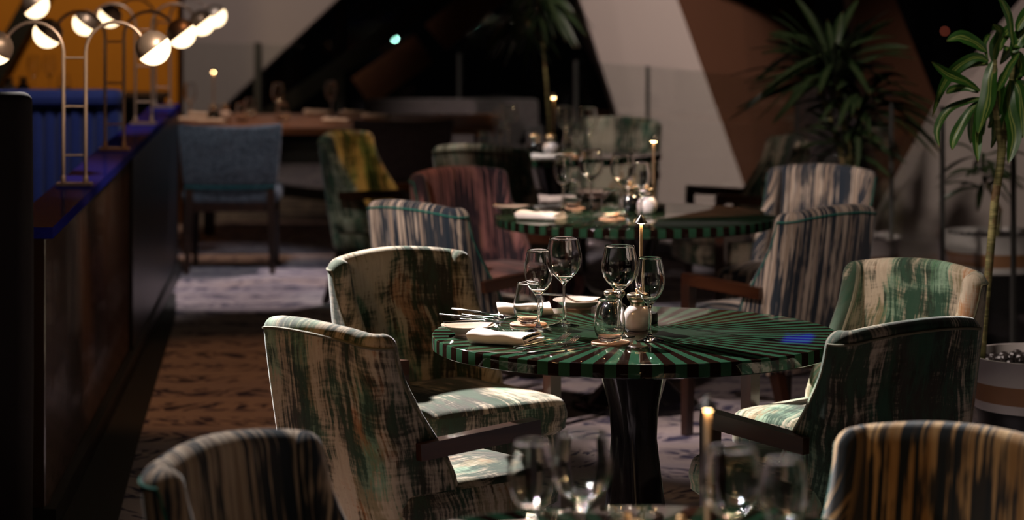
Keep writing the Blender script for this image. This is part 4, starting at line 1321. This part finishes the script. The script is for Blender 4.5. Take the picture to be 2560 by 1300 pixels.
# tall striped dracaena at the right
DP = 8.2
tp = empty('potted_dracaena', (1.63, DP, 0), 0, 'tall dracaena with striped leaves in a white and tan pot at the right edge', 'plant')
tp_parts = empty
def rel(o_loc, p): return (p[0] - o_loc[0], p[1] - o_loc[1], p[2] - o_loc[2])
O_ = (1.63, DP, 0)
make_pot(tp, (0, 0, 0), 0.232, 0.385, 0.545)
def TPx(px, y, dd=0.0): return rel(O_, P(px, y, DP + dd))
st = MB()
st.tube([TPx(2452, 915, -0.03), TPx(2460, 800, -0.03), TPx(2474, 650, -0.03), TPx(2486, 510, -0.02), TPx(2500, 420, -0.01), TPx(2505, 370), TPx(2503, 345)], [0.0135, 0.013, 0.0125, 0.0125, 0.0125, 0.014, 0.013], 14)
st.tube([TPx(2503, 362), TPx(2496, 320, -0.01), TPx(2488, 270, -0.02), TPx(2485, 215, -0.02), TPx(2488, 150, -0.02)], [0.012, 0.010, 0.009, 0.008, 0.006], 12)
st.tube([TPx(2505, 365), TPx(2518, 300, 0.02), TPx(2528, 215, 0.03), TPx(2535, 120, 0.03)], [0.012, 0.010, 0.009, 0.006], 12)
st.build('stem', M['bark'], tp)
def cpx(cx, cy): return (2200 + cx / 2.6, cy / 2.6)
LV = [
    ([(690, 335), (620, 275), (520, 235), (432, 268)], 30, -0.04),
    ([(865, 300), (850, 190), (835, 100), (800, 20), (765, -10)], 17, -0.03),
    ([(735, 400), (745, 300), (775, 215), (735, 155)], 36, -0.08),
    ([(705, 400), (640, 370), (560, 400), (470, 470), (400, 580), (340, 758)], 27, -0.05),
    ([(650, 590), (560, 530), (440, 480), (335, 400)], 25, -0.12),
    ([(740, 395), (715, 500), (700, 640), (660, 780), (640, 870)], 42, -0.13),
    ([(660, 640), (560, 660), (440, 715), (370, 840), (388, 958)], 20, -0.06),
    ([(640, 660), (570, 740), (490, 880), (468, 975)], 24, -0.09),
    ([(640, 690), (600, 770), (595, 860), (590, 935)], 18, 0.05),
    ([(690, 560), (650, 720), (632, 900), (636, 1055)], 24, -0.15),
    ([(850, 520), (840, 680), (875, 880), (832, 1065)], 34, -0.10),
    ([(870, 520), (910, 600), (925, 760), (930, 900)], 30, -0.06),
    ([(905, 345), (850, 420), (800, 520), (760, 595)], 18, -0.14),
    ([(860, 340), (895, 270), (930, 215), (985, 140)], 36, 0.02),
    ([(800, 470), (785, 560), (780, 680), (765, 780)], 26, 0.04),
    ([(750, 740), (745, 820), (745, 890), (722, 965)], 15, 0.02),
    ([(880, 540), (940, 560), (1000, 640), (1040, 800)], 28, 0.02),
    ([(850, 330), (900, 380), (900, 460), (880, 560)], 34, 0.05),
    ([(820, 330), (830, 300), (830, 340), (780, 420)], 22, 0.08),
    ([(860, 300), (940, 280), (1010, 300), (1090, 420)], 30, 0.04),
    ([(700, 390), (680, 290), (700, 240), (720, 225)], 12, 0.04),
    ([(700, 420), (650, 410), (560, 420), (480, 500)], 22, 0.07),
    ([(890, 200), (930, 120), (990, 60), (1060, 40)], 30, 0.05),
    ([(640, 600), (560, 570), (470, 580), (430, 610)], 18, 0.04),
    ([(880, 500), (930, 470), (990, 500), (1040, 600)], 26, 0.10),
    ([(700, 600), (740, 700), (735, 780), (700, 830)], 26, 0.08),
    ([(860, 620), (830, 720), (815, 820), (820, 900)], 26, 0.06),
    ([(780, 330), (790, 260), (830, 200), (860, 150)], 24, 0.10),
    ([(720, 620), (670, 720), (655, 800), (670, 880)], 24, 0.12),
    ([(840, 640), (900, 720), (910, 850), (880, 960)], 28, 0.12),
]
lm = MB(); rnd = random.Random(7)
for pts_, wpx, dd in LV:
    ps = []
    n_ = len(pts_)
    for k, (cx, cy) in enumerate(pts_):
        x_, y_ = cpx(cx, cy)
        ps.append(TPx(x_, y_, dd * k / (n_ - 1)))
    fc = Vector((rnd.uniform(-0.5, 0.5), -1, rnd.uniform(0.2, 0.9))).normalized()
    leaf(lm, ps, wpx / 6670 * DP * 1.15, 0.35, fc, 14, rnd.uniform(-0.9, 0.9), 0.04)
lm.build('foliage', M['leaf'], tp, True, angle=50)

def crown_leaves(mb, c, n, L, width, rnd, droop=1.0, zmin=-1.0, up=0.9):
    for k in range(n):
        a = rnd.uniform(0, 2 * pi)
        el = rnd.uniform(-0.35, up)
        l = L * rnd.uniform(0.7, 1.1)
        h = Vector((cos(a), sin(a), 0))
        p0 = Vector(c) + h * 0.015 + Vector((0, 0, rnd.uniform(-0.12, 0.05)))
        pts = []
        for t in (0, 0.33, 0.66, 1.0):
            pts.append(p0 + h * l * t * cos(el) + Vector((0, 0, l * t * sin(el) - droop * l * 0.55 * t * t)))
        leaf(mb, pts, width * rnd.uniform(0.8, 1.2), 0.3, Vector((rnd.uniform(-.3, .3), rnd.uniform(-.6, .2), 1)).normalized(), 9, rnd.uniform(-0.4, 0.4))

# dark leafy plant in the middle distance
O2 = P(2135, 430, 12.4); O2 = (O2[0], 12.4, 0)
mp = empty('potted_dracaena', O2, 0, 'big dark leafy dracaena behind the pale streaked chair', 'plant')
make_pot(mp, (0, 0, 0), 0.22, 0.30, 0.46)
m = MB()
heads = [P(2085, 150, 12.3), P(2150, 235, 12.4), P(2120, 350, 12.35), P(2020, 130, 12.5)]
for h in heads:
    q = rel(O2, h); m.tube([(0, 0, 0.42), (q[0] * 0.3, q[1] * 0.3, 0.42 + (q[2] - 0.42) * 0.5), q], [0.018, 0.014, 0.010], 8)
m.build('stem', M['bark'], mp)
m = MB(); rnd = random.Random(21)
crown_leaves(m, rel(O2, heads[0]), 60, 0.46, 0.036, rnd, 0.55, up=1.2)
crown_leaves(m, rel(O2, heads[1]), 46, 0.38, 0.036, rnd, 0.9, up=1.0)
crown_leaves(m, rel(O2, heads[2]), 26, 0.34, 0.032, rnd, 0.5, up=0.9)
crown_leaves(m, rel(O2, heads[3]), 22, 0.30, 0.034, rnd, 0.6, up=1.2)
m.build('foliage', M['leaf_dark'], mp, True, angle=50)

# hanging-leaved plant at top centre
O3 = ((1376 - 1280) / 6670 * 15.6, 15.6, 0)
tp3 = empty('potted_dracaena', O3, 0, 'slender dark plant with drooping leaves at the top centre', 'plant')
make_pot(tp3, (0, 0, 0), 0.20, 0.24, 0.38)
hd = rel(O3, P(1345, -10, 15.6)); hd2 = rel(O3, P(1300, 40, 15.5))
m = MB(); m.tube([(0, 0, 0.34), (-0.01, 0, 0.8), rel(O3, P(1358, 110, 15.6)), hd], 0.010, 8, 0.007)
m.tube([rel(O3, P(1355, 90, 15.6)), hd2], 0.009, 8, 0.007); m.build('stem', M['bark'], tp3)
m = MB(); rnd = random.Random(5)
crown_leaves(m, hd, 44, 0.30, 0.030, rnd, 1.5, up=0.8)
crown_leaves(m, hd2, 18, 0.22, 0.028, rnd, 1.5, up=0.6)
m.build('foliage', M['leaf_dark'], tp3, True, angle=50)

# small plant in a striped pot, built beyond the glass as a reflection
O4 = ((2490 - 1280) / 6670 * 12.2, 12.2, 0)
mp4 = empty('potted_dracaena', O4, 0, 'dim plant in a striped pot, built to show as a reflection in the glass at the right', 'plant')
make_pot(mp4, (0, 0, 0), 0.24, 0.33, 0.50)
m = MB(); m.tube([(0, 0, 0.45), (0.02, 0, 0.60), (-0.06, 0, 0.76)], 0.012, 8, 0.008); m.build('stem', M['bark'], mp4)
m = MB(); rnd = random.Random(12)
crown_leaves(m, (-0.06, 0, 0.80), 30, 0.24, 0.028, rnd, 0.9, up=0.9)
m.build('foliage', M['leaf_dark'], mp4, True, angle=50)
